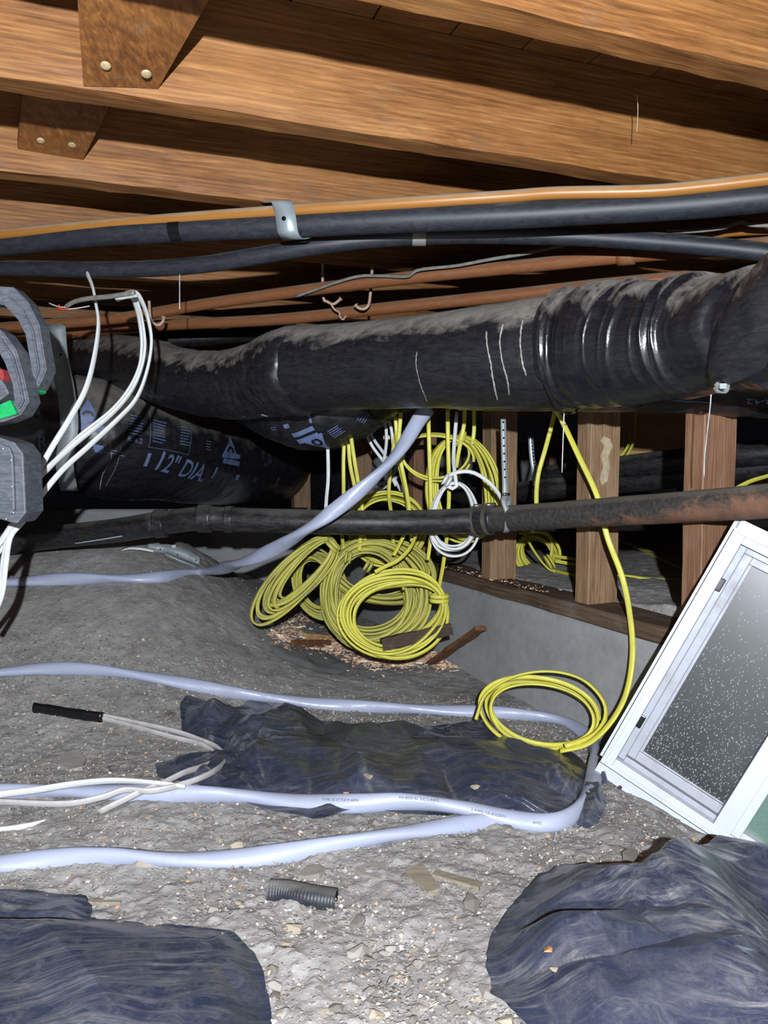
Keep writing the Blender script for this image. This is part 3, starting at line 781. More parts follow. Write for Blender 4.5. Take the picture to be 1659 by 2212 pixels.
# sleeve hem bands
part('hem', tube(PX([(1219, 760, 1.51, 1), (1226, 759, 1.506, 1)]), .1195, seg=80, n=5, ref=UPV, caps=False, disp=wr_disp(.01, 10, 3)), M['duct'], D1)
# branch duct rising toward the viewer at the right edge (its lower edge sags to a tie)
D5, d5 = duct('branch_duct', 'dusty dark duct branch rising at the right edge beside the torn tie', [
    ('film', [(1552, 838, 1.20, .10), (1566, 805, 1.19, .40), (1600, 758, 1.17, .68), (1655, 698, 1.14, .86), (1730, 630, 1.10, 1.0), (1850, 555, 1.04, 1.05), (2150, 480, .98, 1.1), (2600, 470, .9, 1.1)], .070, 'duct', wr_disp(.03, 12, 71), 120, dict(seg=90))])
part('tie', tube(PX([(1546, 828, 1.185), (1560, 838, 1.18), (1572, 826, 1.182), (1566, 846, 1.18), (1550, 846, 1.18), (1545, 836, 1.185)]), .0045, .0018, seg=8, n=50, twist=80), M['rag'], D5)
part('tag', boxes([(P(1562, 834, 1.176), (.010, .001, .008))]), M['galv'], D5)
# D4: large 12 inch duct
D4, d4 = duct('large_duct', 'large black 12 inch duct with white print and dusty top', [
    ('film', [(760, 1030, 4.30, .98), (700, 1020, 4.25, 1.05), (620, 1006, 4.06, 1.10), (530, 991, 3.55, 1.09), (430, 977, 3.08, 1.05), (330, 960, 2.75, 1.02), (240, 945, 2.58, 1.0), (150, 935, 2.52, .98), (60, 935, 2.55, .96), (-60, 945, 2.62, .95), (-420, 950, 2.7, .95)], .196, 'duct_big', ringed(.008, 81, .05), 260, dict(seg=170))])

DG = bpy.context.evaluated_depsgraph_get()
def bvh_of(o):
    bpy.context.view_layer.update()
    me = o.data; mw = o.matrix_world
    return BVHTree.FromPolygons([mw @ v.co for v in me.vertices], [tuple(p.vertices) for p in me.polygons])
def text_geo(s, size=1.0, bold=False):
    cu = bpy.data.curves.new('t', 'FONT'); cu.body = s; cu.size = size; cu.align_x = 'CENTER'; cu.align_y = 'CENTER'; cu.resolution_u = 3
    if bold: cu.offset = .012 * size
    o = bpy.data.objects.new('t', cu); COL.objects.link(o); bpy.context.view_layer.update()
    me = bpy.data.meshes.new_from_object(o.evaluated_get(bpy.context.evaluated_depsgraph_get()))
    COL.objects.unlink(o); bpy.data.objects.remove(o)
    bm = bmesh.new(); bm.from_mesh(me); bmesh.ops.triangulate(bm, faces=bm.faces[:])
    for it in range(3):
        el = [e for e in bm.edges if e.calc_length() > .16 * size]
        if el: bmesh.ops.subdivide_edges(bm, edges=el, cuts=1); bmesh.ops.triangulate(bm, faces=bm.faces[:])
    bm.verts.index_update()
    v = [tuple(x.co) for x in bm.verts]; f = [tuple(w.index for w in p.verts) for p in bm.faces]; bm.free(); bpy.data.meshes.remove(me)
    return v, f
def rects(lst):
    v, f = [], []
    for x0, y0, x1, y1 in lst:
        m = max(1, int(abs(x1 - x0) / .15)); m2 = max(1, int(abs(y1 - y0) / .15))
        for k in range(m):
            for q in range(m2):
                a, b = x0 + (x1 - x0) * k / m, x0 + (x1 - x0) * (k + 1) / m; c, d = y0 + (y1 - y0) * q / m2, y0 + (y1 - y0) * (q + 1) / m2
                i = len(v); v += [(a, c, 0), (b, c, 0), (b, d, 0), (a, d, 0)]; f.append((i, i + 1, i + 2, i + 3))
    return v, f
def logo():
    """triangle with a ring-and-tail shape cut out of it"""
    bm = bmesh.new(); n = 40
    tri = [Vector((-.5, -.43, 0)), Vector((.5, -.43, 0)), Vector((0, .55, 0))]
    def on_tri(a):
        d = Vector((math.cos(a), math.sin(a), 0)); c = Vector((0, -.13, 0)); best = 9
        for p, q in zip(tri, tri[1:] + tri[:1]):
            e = q - p; w = p - c; det = d.x * -e.y + d.y * e.x
            if abs(det) < 1e-9: continue
            tt = (w.x * -e.y + w.y * e.x) / det; u = (d.x * w.y - d.y * w.x) / det
            if tt > 0 and -1e-6 <= u <= 1 + 1e-6: best = min(best, tt)
        return c + d * best
    c = Vector((0, -.13, 0)); vs = []; fs = []
    for k in range(n):
        a0, a1 = k / n * 2 * math.pi, (k + 1) / n * 2 * math.pi
        dd = [Vector((math.cos(a), math.sin(a), 0)) for a in (a0, a1)]
        i = len(vs); vs += [c + dd[0] * .23, c + dd[1] * .23, on_tri(a1), on_tri(a0)]; fs.append((i, i + 1, i + 2, i + 3))
        if not (.80 < a0 / (2 * math.pi) < .88):
            i = len(vs); vs += [c, c + dd[0] * .12, c + dd[1] * .12]; fs.append((i, i + 1, i + 2))
    return [tuple(v) for v in vs], fs
def decal(tree, geo, px, py, size, angle, mat, parent, name='lettering', sx=1.0, off=.0024, label=None):
    o0 = CAM; d = rdir(px, py).normalized()
    hit, n, _, _ = tree.ray_cast(o0, d)
    if hit is None: return None
    if n.dot(d) > 0: n = -n
    a = math.radians(angle)
    rx = (RT * math.cos(a) + UP * math.sin(a)); rx = (rx - d * (rx.dot(n) / d.dot(n))).normalized()
    ry = n.cross(rx)
    if ry.dot(UP * math.cos(a) - RT * math.sin(a)) < 0: ry = -ry
    vv = []
    for (x, y, z) in geo[0]:
        p = hit + rx * (x * size * sx) + ry * (y * size)
        h, hn, _, _ = tree.ray_cast(p + n * .06, -n)
        if h is None: h, hn = p, n
        if hn.dot(n) < 0: hn = -hn
        vv.append(h + n * off)
    me = bpy.data.meshes.new('d'); me.from_pydata([tuple(v) for v in vv], [], geo[1]); me.update()
    o = part(name, me, mat, parent, label)
    if name in ('small_print', 'lettering'): o['kind'] = 'stuff'
    return o
def lines(n, w=1., gap=.5, h=.22, jitter=.25, seed=1):
    r = random.Random(seed); out = []
    for k in range(n):
        x = -w / 2
        e = w / 2 - r.random() * jitter * w
        while x < e:
            l = r.uniform(.10, .34); out.append((x, -k * gap, min(x + l, e), -k * gap + h)); x += l + r.uniform(.05, .1)
    return rects([(a, b + n * gap / 2 - gap * .6, c, d_ + n * gap / 2 - gap * .6) for a, b, c, d_ in out])
t4 = bvh_of(d4[0])
IB = M['ink_blue']
decal(t4, text_geo('12" DIA.', bold=True), 394, 1012, .094, -15, IB, D4, off=.003, sx=.86, label='blue-grey printed lettering')
for (x, y) in ((318, 993), (463, 1021), (597, 1041)): decal(t4, rects([(-.14, -.5, .14, .5)]), x, y, .046, -14, IB, D4, 'printed_bar', off=.003)
decal(t4, logo(), 497, 969, .085, -12, IB, D4, 'printed_logo', sx=1.7)
decal(t4, rects([(-.5, .12, .5, .3), (-.48, -.22, .55, 0)]), 499, 993, .085, -12, IB, D4, 'printed_line', sx=1.7)
decal(t4, logo(), 190, 893, .085, -3, IB, D4, 'printed_logo')
decal(t4, rects([(-.5, .12, .5, .3), (-.48, -.22, .55, 0)]), 194, 918, .085, -5, IB, D4, 'printed_line')
decal(t4, text_geo('R-4.2'), 291, 951, .024, -11, IB, D4)
decal(t4, text_geo('R-4.2'), 573, 1005, .024, -12, IB, D4)
decal(t4, text_geo('R-4.2'), 120, 957, .05, -3, IB, D4)
for k, (x, y, w, n) in enumerate([(298, 920, 3.2, 7), (345, 934, 3.2, 8), (402, 943, 3.2, 7), (450, 963, 2.4, 4), (583, 985, 3.0, 7), (250, 978, 3.6, 2), (550, 1037, 3.2, 2)]):
    decal(t4, lines(n, w, .55, .2, .3, k), x, y, .0175, -13, IB, D4, 'small_print')
for (x, y) in ((212, 968), (512, 1030)): decal(t4, rects([(-.5, -.2, .5, .35), (-.3, -.45, .45, -.2)]), x, y, .03, -10, IB, D4, 'printed_mark')
frm = [(-1, .9, -.98, -.9), (-1, -.92, 1, -.9), (.98, -.9, 1, .9)]
decal(t4, rects(frm), 372, 932, .07, -13, IB, D4, 'printed_frame', sx=1.3)
t3 = bvh_of(d3[0])
decal(t3, logo(), 690, 958, .07, 200 - 155 + 150, IB, D3, 'printed_logo')
decal(t3, rects([(-.5, .12, .5, .3), (-.5, -.22, .5, 0)]), 662, 942, .075, 24, IB, D3, 'printed_line')
decal(t3, lines(5, 3.0, .5, .22, .2, 12), 727, 932, .013, 32, IB, D3, 'small_print')
decal(t3, lines(4, 2.4, .55, .22, .2, 13), 785, 900, .013, 62, IB, D3, 'small_print')
decal(t3, lines(2, 2.4, .6, .2, .2, 14), 594, 925, .011, 10, IB, D3, 'small_print')
decal(t3, rects([(-.5, -.3, .5, .3)]), 620, 920, .02, 15, IB, D3, 'printed_mark')
decal(t3, rects([(-.15, -.5, .15, .5)]), 670, 903, .026, 12, IB, D3, 'printed_bar')
decal(t3, text_geo('R-4.2'), 1640, 866, .020, 178, IB, D3)
decal(t3, text_geo('CERTIFIED PRODUCTS'), 1284, 878, .0085, 3, IB, D3)
decal(t3, lines(1, 14, .5, .5, .1, 15), 1500, 867, .006, 0, IB, D3, 'small_print')
decal(t3, text_geo('R-4.2'), 1163, 884, .012, 3, IB, D3)
for (x, y) in ((1650, 812), (1652, 822)): decal(t3, lines(1, 2.2, .5, .5, .1, 16), x, y, .007, 0, IB, D3, 'small_print')
# chalky drips on the front duct
t1 = bvh_of(d1[0])
def drip(tree, pts, w, parent, mat='chalk', name='dust_drip'):
    pp = cr([(x, y, 0) for x, y in pts], 34); out = []
    r = random.Random(int(pts[0][0]))
    for (x, y, _) in pp:
        d = rdir(x + r.uniform(-.6, .6), y).normalized(); h, n, _, _ = tree.ray_cast(CAM, d)
        if h is None: continue
        out.append(tuple(h + d * -.0006) + (r.uniform(.6, 1.3),))
    if len(out) > 3: part(name, tube(out, w, w * .5, seg=6, exact=True), M[mat], parent)
drip(t1, [(1051, 715), (1052, 745), (1060, 785), (1067, 830), (1075, 866)], .0018, D1)
drip(t1, [(1086, 700), (1080, 735), (1085, 780), (1096, 820), (1100, 855)], .0017, D1)
drip(t1, [(1129, 690), (1124, 730), (1128, 780), (1137, 812)], .0018, D1)
drip(t1, [(1156, 690), (1157, 740), (1163, 790), (1169, 805), (1161, 809)], .0012, D1)
drip(t1, [(900, 760), (899, 790), (908, 830), (923, 868)], .0009, D1)
t1b = bvh_of(d1[1])
decal(t1b, rects([(-.5, -.5, .5, .5)]), 572, 896, .017, 40, M['ink_white'], D1, 'label_patch')
decal(t1b, rects([(-.5, -.5, .5, .5)]), 527, 898, .008, 10, M['chalk'], D1, 'dust_spot')
drip(t4, [(238, 955), (240, 990), (222, 1025), (215, 1060)], .0016, D4)
drip(t4, [(262, 965), (250, 1010), (228, 1050)], .0008, D4)

# metal hanger strap at left
t = thing('hanger_strap', 'wide dull metal strap hanging in front of the big duct', 'strap', P(140, 860, 2.2))
pp = cr([list(P(*q)) for q in [(122, 700, 2.25), (128, 770, 2.24), (142, 840, 2.22), (150, 920, 2.20), (140, 1000, 2.22), (150, 1060, 2.3)]], 30)
Vs = [];
for q in pp:
    for s in (-.026, .026): Vs.append((q[0] + s, q[1], q[2]))
so = part('band', mesh_np('s', np.array(Vs), np.array([(2 * i, 2 * i + 1, 2 * i + 3, 2 * i + 2) for i in range(29)])), M['galv_dull'], t)
so.modifiers.new('s', 'SOLIDIFY').thickness = .0015
for (x, y, yy) in ((131, 766, 2.238), (150, 916, 2.198)): part('hole', disc(P(x, y, yy - .002), (0, -1, 0), .003), M['hole'], t)

# ------------------------------------------------------------------ drain pipe
t = thing('drain_pipe', 'black and rusty drain pipe crossing in front of the studs', 'pipe', P(1050, 1120, 1.85))
part('plastic_pipe', tube(PX([(-520, 1230, 2.6), (-160, 1192, 2.36), (0, 1176, 2.28), (120, 1160, 2.2), (250, 1146, 2.1), (350, 1130, 2.02)]), .033, seg=36, n=40, ref=UPV), M['abs'], t, 'plain black plastic pipe with fine print')
part('plastic_pipe', tube(PX([(345, 1131, 2.02), (400, 1123, 1.99), (450, 1119, 1.97), (500, 1122, 1.965), (700, 1128, 1.93), (880, 1129, 1.90), (1040, 1124, 1.85)]), .031, seg=36, n=90, ref=UPV), M['abs'], t)
for x, y, yy, w, r in ((349, 1131, 2.02, .03, .0375), (444, 1120, 1.975, .036, .0365), (497, 1122, 1.965, .02, .0345)):
    d = Vector((1, -.12 if x < 400 else -.05, .08 if x < 400 else 0)).normalized() * w / 2; c = P(x, y, yy)
    part('pipe_socket', tube([c - d, c - d * .8, c + d * .8, c + d], r, seg=36, n=8, ref=UPV), M['abs'], t)
iron = part('iron_pipe', tube(PX([(1030, 1124, 1.853), (1100, 1120, 1.80), (1300, 1107, 1.62), (1480, 1095, 1.46), (1659, 1082, 1.33), (1800, 1070, 1.24), (2300, 1035, 1.02), (2900, 1000, .86)]), .0302, seg=40, n=120, ref=UPV,
     disp=lambda s, th: .02 * fbm(s * 30, np.cos(th) * 3, np.sin(th) * 3, seed=6)), M['castiron'], t, 'rusting cast iron pipe')
pdv = (P(1090, 1120, 1.81) - P(1020, 1125, 1.865)).normalized()
c = P(1046, 1123, 1.845)
part('rubber_coupling', tube([c - pdv * .03, c - pdv * .028, c + pdv * .028, c + pdv * .03], .0355, seg=36, n=10, ref=UPV), M['abs'], t, 'black rubber coupling sleeve')
for s in (-.018, .016):
    q = c + pdv * s
    cl = part('hose_clamp', tube([q - pdv * .0055, q + pdv * .0055], .0368, seg=36, n=3, ref=UPV, caps=False), M['steel'], t, 'steel hose clamp')
    sc_ = q + Vector((0, -.012, .036))
    s_o = part('screw', tube([sc_ - pdv * .0 - Vector((.012, .004, 0)), sc_ + Vector((.012, .004, 0))], .0045, seg=8, n=3), M['steel'], t)
tr = bvh_of([o for o in t.children if o.name.startswith('plastic_pipe')][0])
decal(tr, lines(1, 26, .5, .55, .02, 22), 215, 1166, .0072, 9, M['ink_white'], t, 'small_print')
# perforated strap around the iron pipe
t = thing('perforated_strap', 'perforated steel strap looped under the iron pipe beside the clamp', 'strap', P(1092, 1070, 1.80))
def ribbon(pts, w, wd, n=40, th=.001):
    pp = cr([list(q) for q in pts], n); Vs = []
    for q in pp:
        for s in (-w / 2, w / 2): Vs.append(tuple(Vector(q) + wd * s))
    return mesh_np('r', np.array(Vs), np.array([(2 * i, 2 * i + 1, 2 * i + 3, 2 * i + 2) for i in range(n - 1)]))
cc_ = P(1092, 1120, 1.805)
loop = []
for k in range(17):
    a_ = math.radians(60 + k / 16 * 240 + 0)
    up = Vector((0, 0, 1)); side = Vector((0, -1, 0))
    loop.append(cc_ + up * math.cos(a_ - math.radians(0)) * .0325 * 1 + side * math.sin(a_) * .0325)
pts_front = [P(1087, 905, 1.80), P(1089, 980, 1.80), P(1091, 1060, 1.795), P(1088, 1082, 1.785)] + loop + [P(1100, 1085, 1.83), P(1093, 1062, 1.80)]
r_ = part('strap', ribbon(pts_front, .0125, Vector((1, 0, 0)), 90), M['galv_dull'], t); r_.modifiers.new('s', 'SOLIDIFY').thickness = .001
for k in range(9): part('hole', disc(P(1087 + k * .55, 912 + k * 17, 1.797), (0, -1, 0), .0022), M['hole'], t)
c = P(1091, 1068, 1.79); part('bolt', tube([c + Vector((-.004, -.006, 0)), c + Vector((.01, .012, 0))], .004, seg=8, n=3), M['steel'], t)
t = thing('perforated_strap', 'bright perforated strap hanging beyond the studs', 'strap', P(1148, 1000, 2.5))
r_ = part('strap', ribbon([P(1146, 940, 2.5), P(1149, 985, 2.5), P(1153, 1015, 2.5), P(1156, 1050, 2.52)], .017, Vector((1, 0, 0)), 20), M['galv'], t); r_.modifiers.new('s', 'SOLIDIFY').thickness = .001
for k in range(8): part('hole', disc(P(1149 + k * .9, 956 + k * 7.5, 2.496), (0, -1, 0), .0022), M['hole'], t)

# ------------------------------------------------------------------ things behind the stud wall
def pipe2(lab, pts, r, mat='abs', name='dark_pipe'):
    return tag(link(name, tube(PX(pts), r, seg=22, n=40, ref=UPV), M[mat]), lab, 'pipe')
pipe2('dusty black pipe seen between the studs at strap height', [(700, 1105, 4.2), (1100, 1065, 2.75), (1250, 1050, 2.55), (1500, 1025, 2.3), (1900, 980, 2.0)], .036)
pipe2('thick black pipe beyond the studs, just above the rusty one', [(1180, 1030, 2.65), (1330, 1012, 2.45), (1480, 995, 2.30), (1659, 978, 2.15), (1900, 955, 2.0)], .038)
def slab(name, lab, cat, p, size, mat, rz=0, ry=0, bevel=.002, group=None):
    bm = bmesh.new(); box_bm(bm, Vector((0, 0, 0)), *size); 
    o = link(name, bm_mesh(bm, bevel), M[mat]); o.location = p; o.rotation_euler = (0, ry, rz); return tag(o, lab, cat, group)
slab('plywood_board', 'pale plywood piece between the plaster stud and the reddish stud', 'board', P(1412, 945, 3.0), (.36, .03, .22), 'plywood', .1)
slab('plywood_board', 'pale board behind the pipe at the right edge', 'board', P(1640, 1030, 3.0), (.36, .03, .12), 'plywood', .1)
slab('header_board', 'dark brown board high behind the studs', 'board', P(1450, 860, 3.1), (2.2, .04, .16), 'stud_dark', .1)
slab('wood_post', 'dim brown post standing far behind between two studs', 'post', P(1200, 1030, 4.2), (.09, .09, .80), 'stud_dark')
slab('foam_block', 'pale blue block standing far behind on the dirt', 'block', P(1432, 1052, 3.3), (.10, .05, .14), 'galv')
def yc(lab, pts, r=.0056, rb=.0030, mat='yellow', group=None, n=80, name='yellow_cable', cat='cable', twist=6.):
    o = link(name, tube(PX(pts), r, rb, seg=10, n=n, twist=twist, sq=2.6), M[mat]); return tag(o, lab, cat, group)
yc('yellow cable arc beyond, right of the plaster stud', [(1330, 1010, 2.7), (1350, 990, 2.7), (1366, 962, 2.7), (1372, 935, 2.7), (1374, 890, 2.7)], .006)
yc('yellow cable arc just left of the plywood piece', [(1326, 998, 2.75), (1346, 980, 2.75), (1360, 955, 2.75), (1362, 920, 2.75)], .006)
yc('yellow cable behind the reddish stud at the right edge', [(1585, 1058, 2.0), (1620, 1040, 2.0), (1659, 1028, 2.0), (1720, 1010, 2.0)], .006)
yc('yellow cable across the dirt beyond the sill, uppermost', [(1335, 1165, 3.1), (1380, 1182, 2.9), (1430, 1200, 2.7), (1475, 1212, 2.6)], .006)
yc('yellow cable slanting over the far dirt to the reddish stud', [(1300, 1150, 3.2), (1370, 1180, 2.9), (1420, 1205, 2.6), (1480, 1232, 2.4), (1560, 1270, 2.2)], .006)
yc('yellow cable lying right of the long cable, halfway up the gap', [(1190, 1232, 2.35), (1260, 1246, 2.2), (1345, 1243, 2.12), (1400, 1250, 2.1), (1480, 1256, 2.05), (1560, 1256, 2.0)], .0062)
yc('yellow cable just above the sill board near the window', [(1380, 1290, 1.93), (1420, 1285, 1.92), (1480, 1284, 1.9), (1560, 1284, 1.86)], .0055)
yc('yellow cable end running from the far coil to the plaster stud, upper', [(1190, 1200, 2.45), (1240, 1208, 2.4), (1290, 1214, 2.35)], .006)
yc('yellow cable end running from the far coil to the plaster stud, lower', [(1200, 1212, 2.4), (1245, 1220, 2.36), (1290, 1226, 2.3)], .006)

# ------------------------------------------------------------------ white twisted service cable
def service(lab, pts, r=.0175, rb=.0125, n=220, tw=14):
    return tag(link('service_cable', tube(pts, r, rb, seg=20, n=n, ref=UPV, twist=tw, disp=lambda s, th: .03 * fbm(s * 14, np.cos(th), np.sin(th), seed=3)), M['service']), lab, 'cable', 'thick white service cables')
def GP(lst, lift=.010):
    out = []
    for q in lst:
        if len(q) == 2: v = G(q[0], q[1], lift)
        elif q[2] > .5: v = P(q[0], q[1], q[2])
        else: v = G(q[0], q[1], q[2])
        out.append((v.x, v.y, v.z))
    return out
s1 = service('thick white cable rising from the dirt mound to the duct', GP([(925, 880, 1.90), (904, 908, 1.89), (860, 978, 1.86), (800, 1040, 1.83), (740, 1089, 1.82), (680, 1132, 1.82), (600, 1182, 1.92), (520, 1216, 2.06), (440, 1236, .012), (340, 1247), (200, 1251), (100, 1253), (0, 1260), (-120, 1270)]), .0190, .0125, 240, 10)
s2 = service('thick white cable loop passing under the crumpled black plastic', GP([(-150, 1470), (0, 1453), (100, 1444), (200, 1447), (350, 1467), (500, 1496), (620, 1512), (720, 1523), (850, 1530), (1000, 1536), (1120, 1544), (1210, 1556), (1262, 1584), (1284, 1620), (1284, 1670), (1268, 1720), (1235, 1762), (1180, 1778), (1100, 1768), (1000, 1745, .02), (880, 1732, .022), (760, 1736, .018), (640, 1732), (540, 1722), (440, 1716), (300, 1714), (150, 1709), (0, 1712), (-150, 1720)], .012), .0165, .0120, 420, 9)
s3 = service('thick white cable half buried in the gravel in front', GP([(1110, 1768, .004), (1050, 1776, .006), (980, 1784), (850, 1803), (700, 1830), (560, 1850), (400, 1858), (250, 1852), (120, 1856), (0, 1866), (-150, 1880)], .008), .0160, .0110, 260, 9)
# printing on the cable
ts = bvh_of(s2)
for (s, x, y, a_, h) in (('TYPE SE STYLE R 600V', 735, 1728, -1, .0068), ('AA-8030 AL 2/C 2 AWG', 905, 1726, -5, .0068), ('2 AWG (UL)E222571', 1055, 1757, -12, .0068), ('ANSI', 1160, 1778, -4, .0068)):
    decal(ts, text_geo(s), x, y, h, a_, M['ink_dark'], s2, off=.0006)

# ------------------------------------------------------------------ white building cables at left
wl_ = [('white flat cable curving down from the hose at left, single', [(188, 590, 1.820), (200, 620, 1.778), (207, 655, 1.745), (213, 700, 1.716), (204, 770, 1.687), (185, 840, 1.666), (150, 905, 1.646), (110, 970, 1.625), (75, 1035, 1.608), (50, 1095, 1.596), (25, 1135, 1.583), (0, 1172, 1.571), (-60, 1260, 1.550)]),
       ('white flat cable in the bundle at left, outermost curve', [(255, 640, 1.778), (290, 632, 1.754), (306, 650, 1.741), (320, 690, 1.720), (327, 740, 1.704), (318, 800, 1.687), (295, 860, 1.670), (255, 905, 1.654), (190, 965, 1.633), (135, 1015, 1.616), (85, 1075, 1.604), (50, 1125, 1.592), (22, 1160, 1.579), (12, 1220, 1.567), (2, 1290, 1.558), (-30, 1360, 1.550)]),
       ('white flat cable in the bundle at left, middle curve', [(250, 644, 1.778), (286, 636, 1.758), (298, 660, 1.745), (308, 700, 1.724), (313, 750, 1.708), (304, 800, 1.691), (280, 850, 1.675), (235, 900, 1.658), (160, 960, 1.637), (100, 1015, 1.621), (66, 1060, 1.608), (45, 1120, 1.596), (20, 1155, 1.583), (10, 1200, 1.571), (-4, 1280, 1.558), (-40, 1340, 1.546)]),
       ('white flat cable in the bundle at left, innermost curve', [(252, 646, 1.778), (282, 640, 1.762), (294, 662, 1.749), (302, 700, 1.729), (306, 745, 1.716), (300, 795, 1.700), (276, 845, 1.683), (238, 890, 1.666), (170, 945, 1.646), (108, 1008, 1.625), (70, 1050, 1.612), (48, 1115, 1.600), (15, 1165, 1.587), (-20, 1215, 1.571)])]
for lab, pts in wl_:
    tag(link('white_cable', tube(PX(pts), .0062, .0034, seg=10, n=140, twist=3, sq=2.8), M['white']), lab, 'cable', 'white flat cables at left')

# white cables on the ground, left
def gcable(lab, pts, r=.0060, rb=.0030, mat='white', n=120, tw=2, lift=.004, name='white_cable'):
    return tag(link(name, tube(GP(pts, lift), r, rb, seg=10, n=n, twist=tw, ref=UPV, sq=2.8), M[mat]), lab, 'cable', 'white flat cables on the dirt')
# bend pair (running from tape to the hook bend and back)
t = thing('taped_cable_end', 'pair of white cables whose end is wrapped in black tape', 'cable', G(230, 1550))
part('cable', tube(GP([(100, 1534), (215, 1551), (300, 1572), (380, 1594), (430, 1606), (462, 1624), (470, 1640), (440, 1655, .02), (400, 1668, .03), (350, 1692, .03), (300, 1712, .03), (215, 1754)], .006), .0062, .0032, seg=10, n=110, ref=(0, -.3, 1), sq=2.8, twist=0), M['white_dirty'], t)
part('cable', tube(GP([(100, 1530), (215, 1545), (300, 1562), (380, 1580), (430, 1597), (470, 1615), (487, 1642, .012), (455, 1670, .028), (400, 1692, .032), (330, 1708, .034), (270, 1706, .034), (220, 1722, .03), (140, 1736, .03), (0, 1732, .03), (-100, 1726, .03)], .010), .0062, .0032, seg=10, n=130, ref=(0, -.3, 1), sq=2.8, twist=0), M['white_dirty'], t)
tp_ = GP([(74, 1529, .012), (110, 1534, .012), (160, 1542, .012), (221, 1550, .012)])
part('black_tape', tube(tp_, .0120, .0075, seg=16, n=30, ref=UPV, disp=lambda s, th: .07 * fbm(s * 60, np.cos(th), np.sin(th), seed=3)), M['tape'], t, 'shiny black tape wrap')
pv = (Vector(tp_[3]) - Vector(tp_[0])).normalized()
for f, w in ((.46, .010), (.62, .003), (.78, .003)):
    q = Vector(tp_[0]).lerp(Vector(tp_[3]), f); part('tape_gap', tube([q, q + pv * w], .0136, .0088, seg=16, n=3, ref=UPV, caps=False), M['white_dirty'], t)
part('cable_tip', disc(Vector(tp_[0]) - pv * .002, pv, .0065, .004), M['white_dirty'], t)
gcable('white flat cable coming from the left edge toward the hooked bend', [(-100, 1732, .035), (0, 1716, .035), (80, 1706, .036), (170, 1692, .036), (250, 1686, .036), (340, 1692, .036), (400, 1700, .03)], .0068, .0036, 'white')
gcable('short white cable end sticking out of the dirt at left edge', [(-60, 1800), (0, 1795), (50, 1788), (98, 1778, -.003)], .0075, .003)

# metal scrap and white strip on the mound
t = thing('metal_bracket', 'curved galvanized bracket lying on the dirt mound', 'bracket', G(390, 1195))
r_ = part('band', ribbon([G(318, 1180, .01), G(345, 1183, .015), G(380, 1190, .016), G(412, 1203, .014), G(432, 1214, .012)], .03, Vector((.15, .3, 1)).normalized(), 24), M['galv_dull'], t); r_.modifiers.new('s', 'SOLIDIFY').thickness = .0012
r_ = part('flange', ribbon([G(358, 1196, .004), G(375, 1203, .004), G(400, 1214, .004), G(426, 1224, .004)], .018, Vector((.2, 1, .2)).normalized(), 20), M['galv'], t); r_.modifiers.new('s', 'SOLIDIFY').thickness = .0012
part('tab', boxes([(G(376, 1180, .03), (.012, .004, .009))]), M['galv'], t)
for (x, y) in ((347, 1186), (384, 1198), (424, 1210)): part('hole', disc(G(x, y, .016) + Vector((0, -.004, 0)), (0, -1, .3), .0022), M['hole'], t)
r_ = link('plastic_strip', ribbon([G(263, 1188, .004), G(280, 1184, .012), G(305, 1185, .012), G(333, 1190, .008)], .014, Vector((.1, .8, .5)).normalized(), 16), M['white'])
r_.modifiers.new('s', 'SOLIDIFY').thickness = .0015; tag(r_, 'short bright white strip on the dirt mound', 'strip')

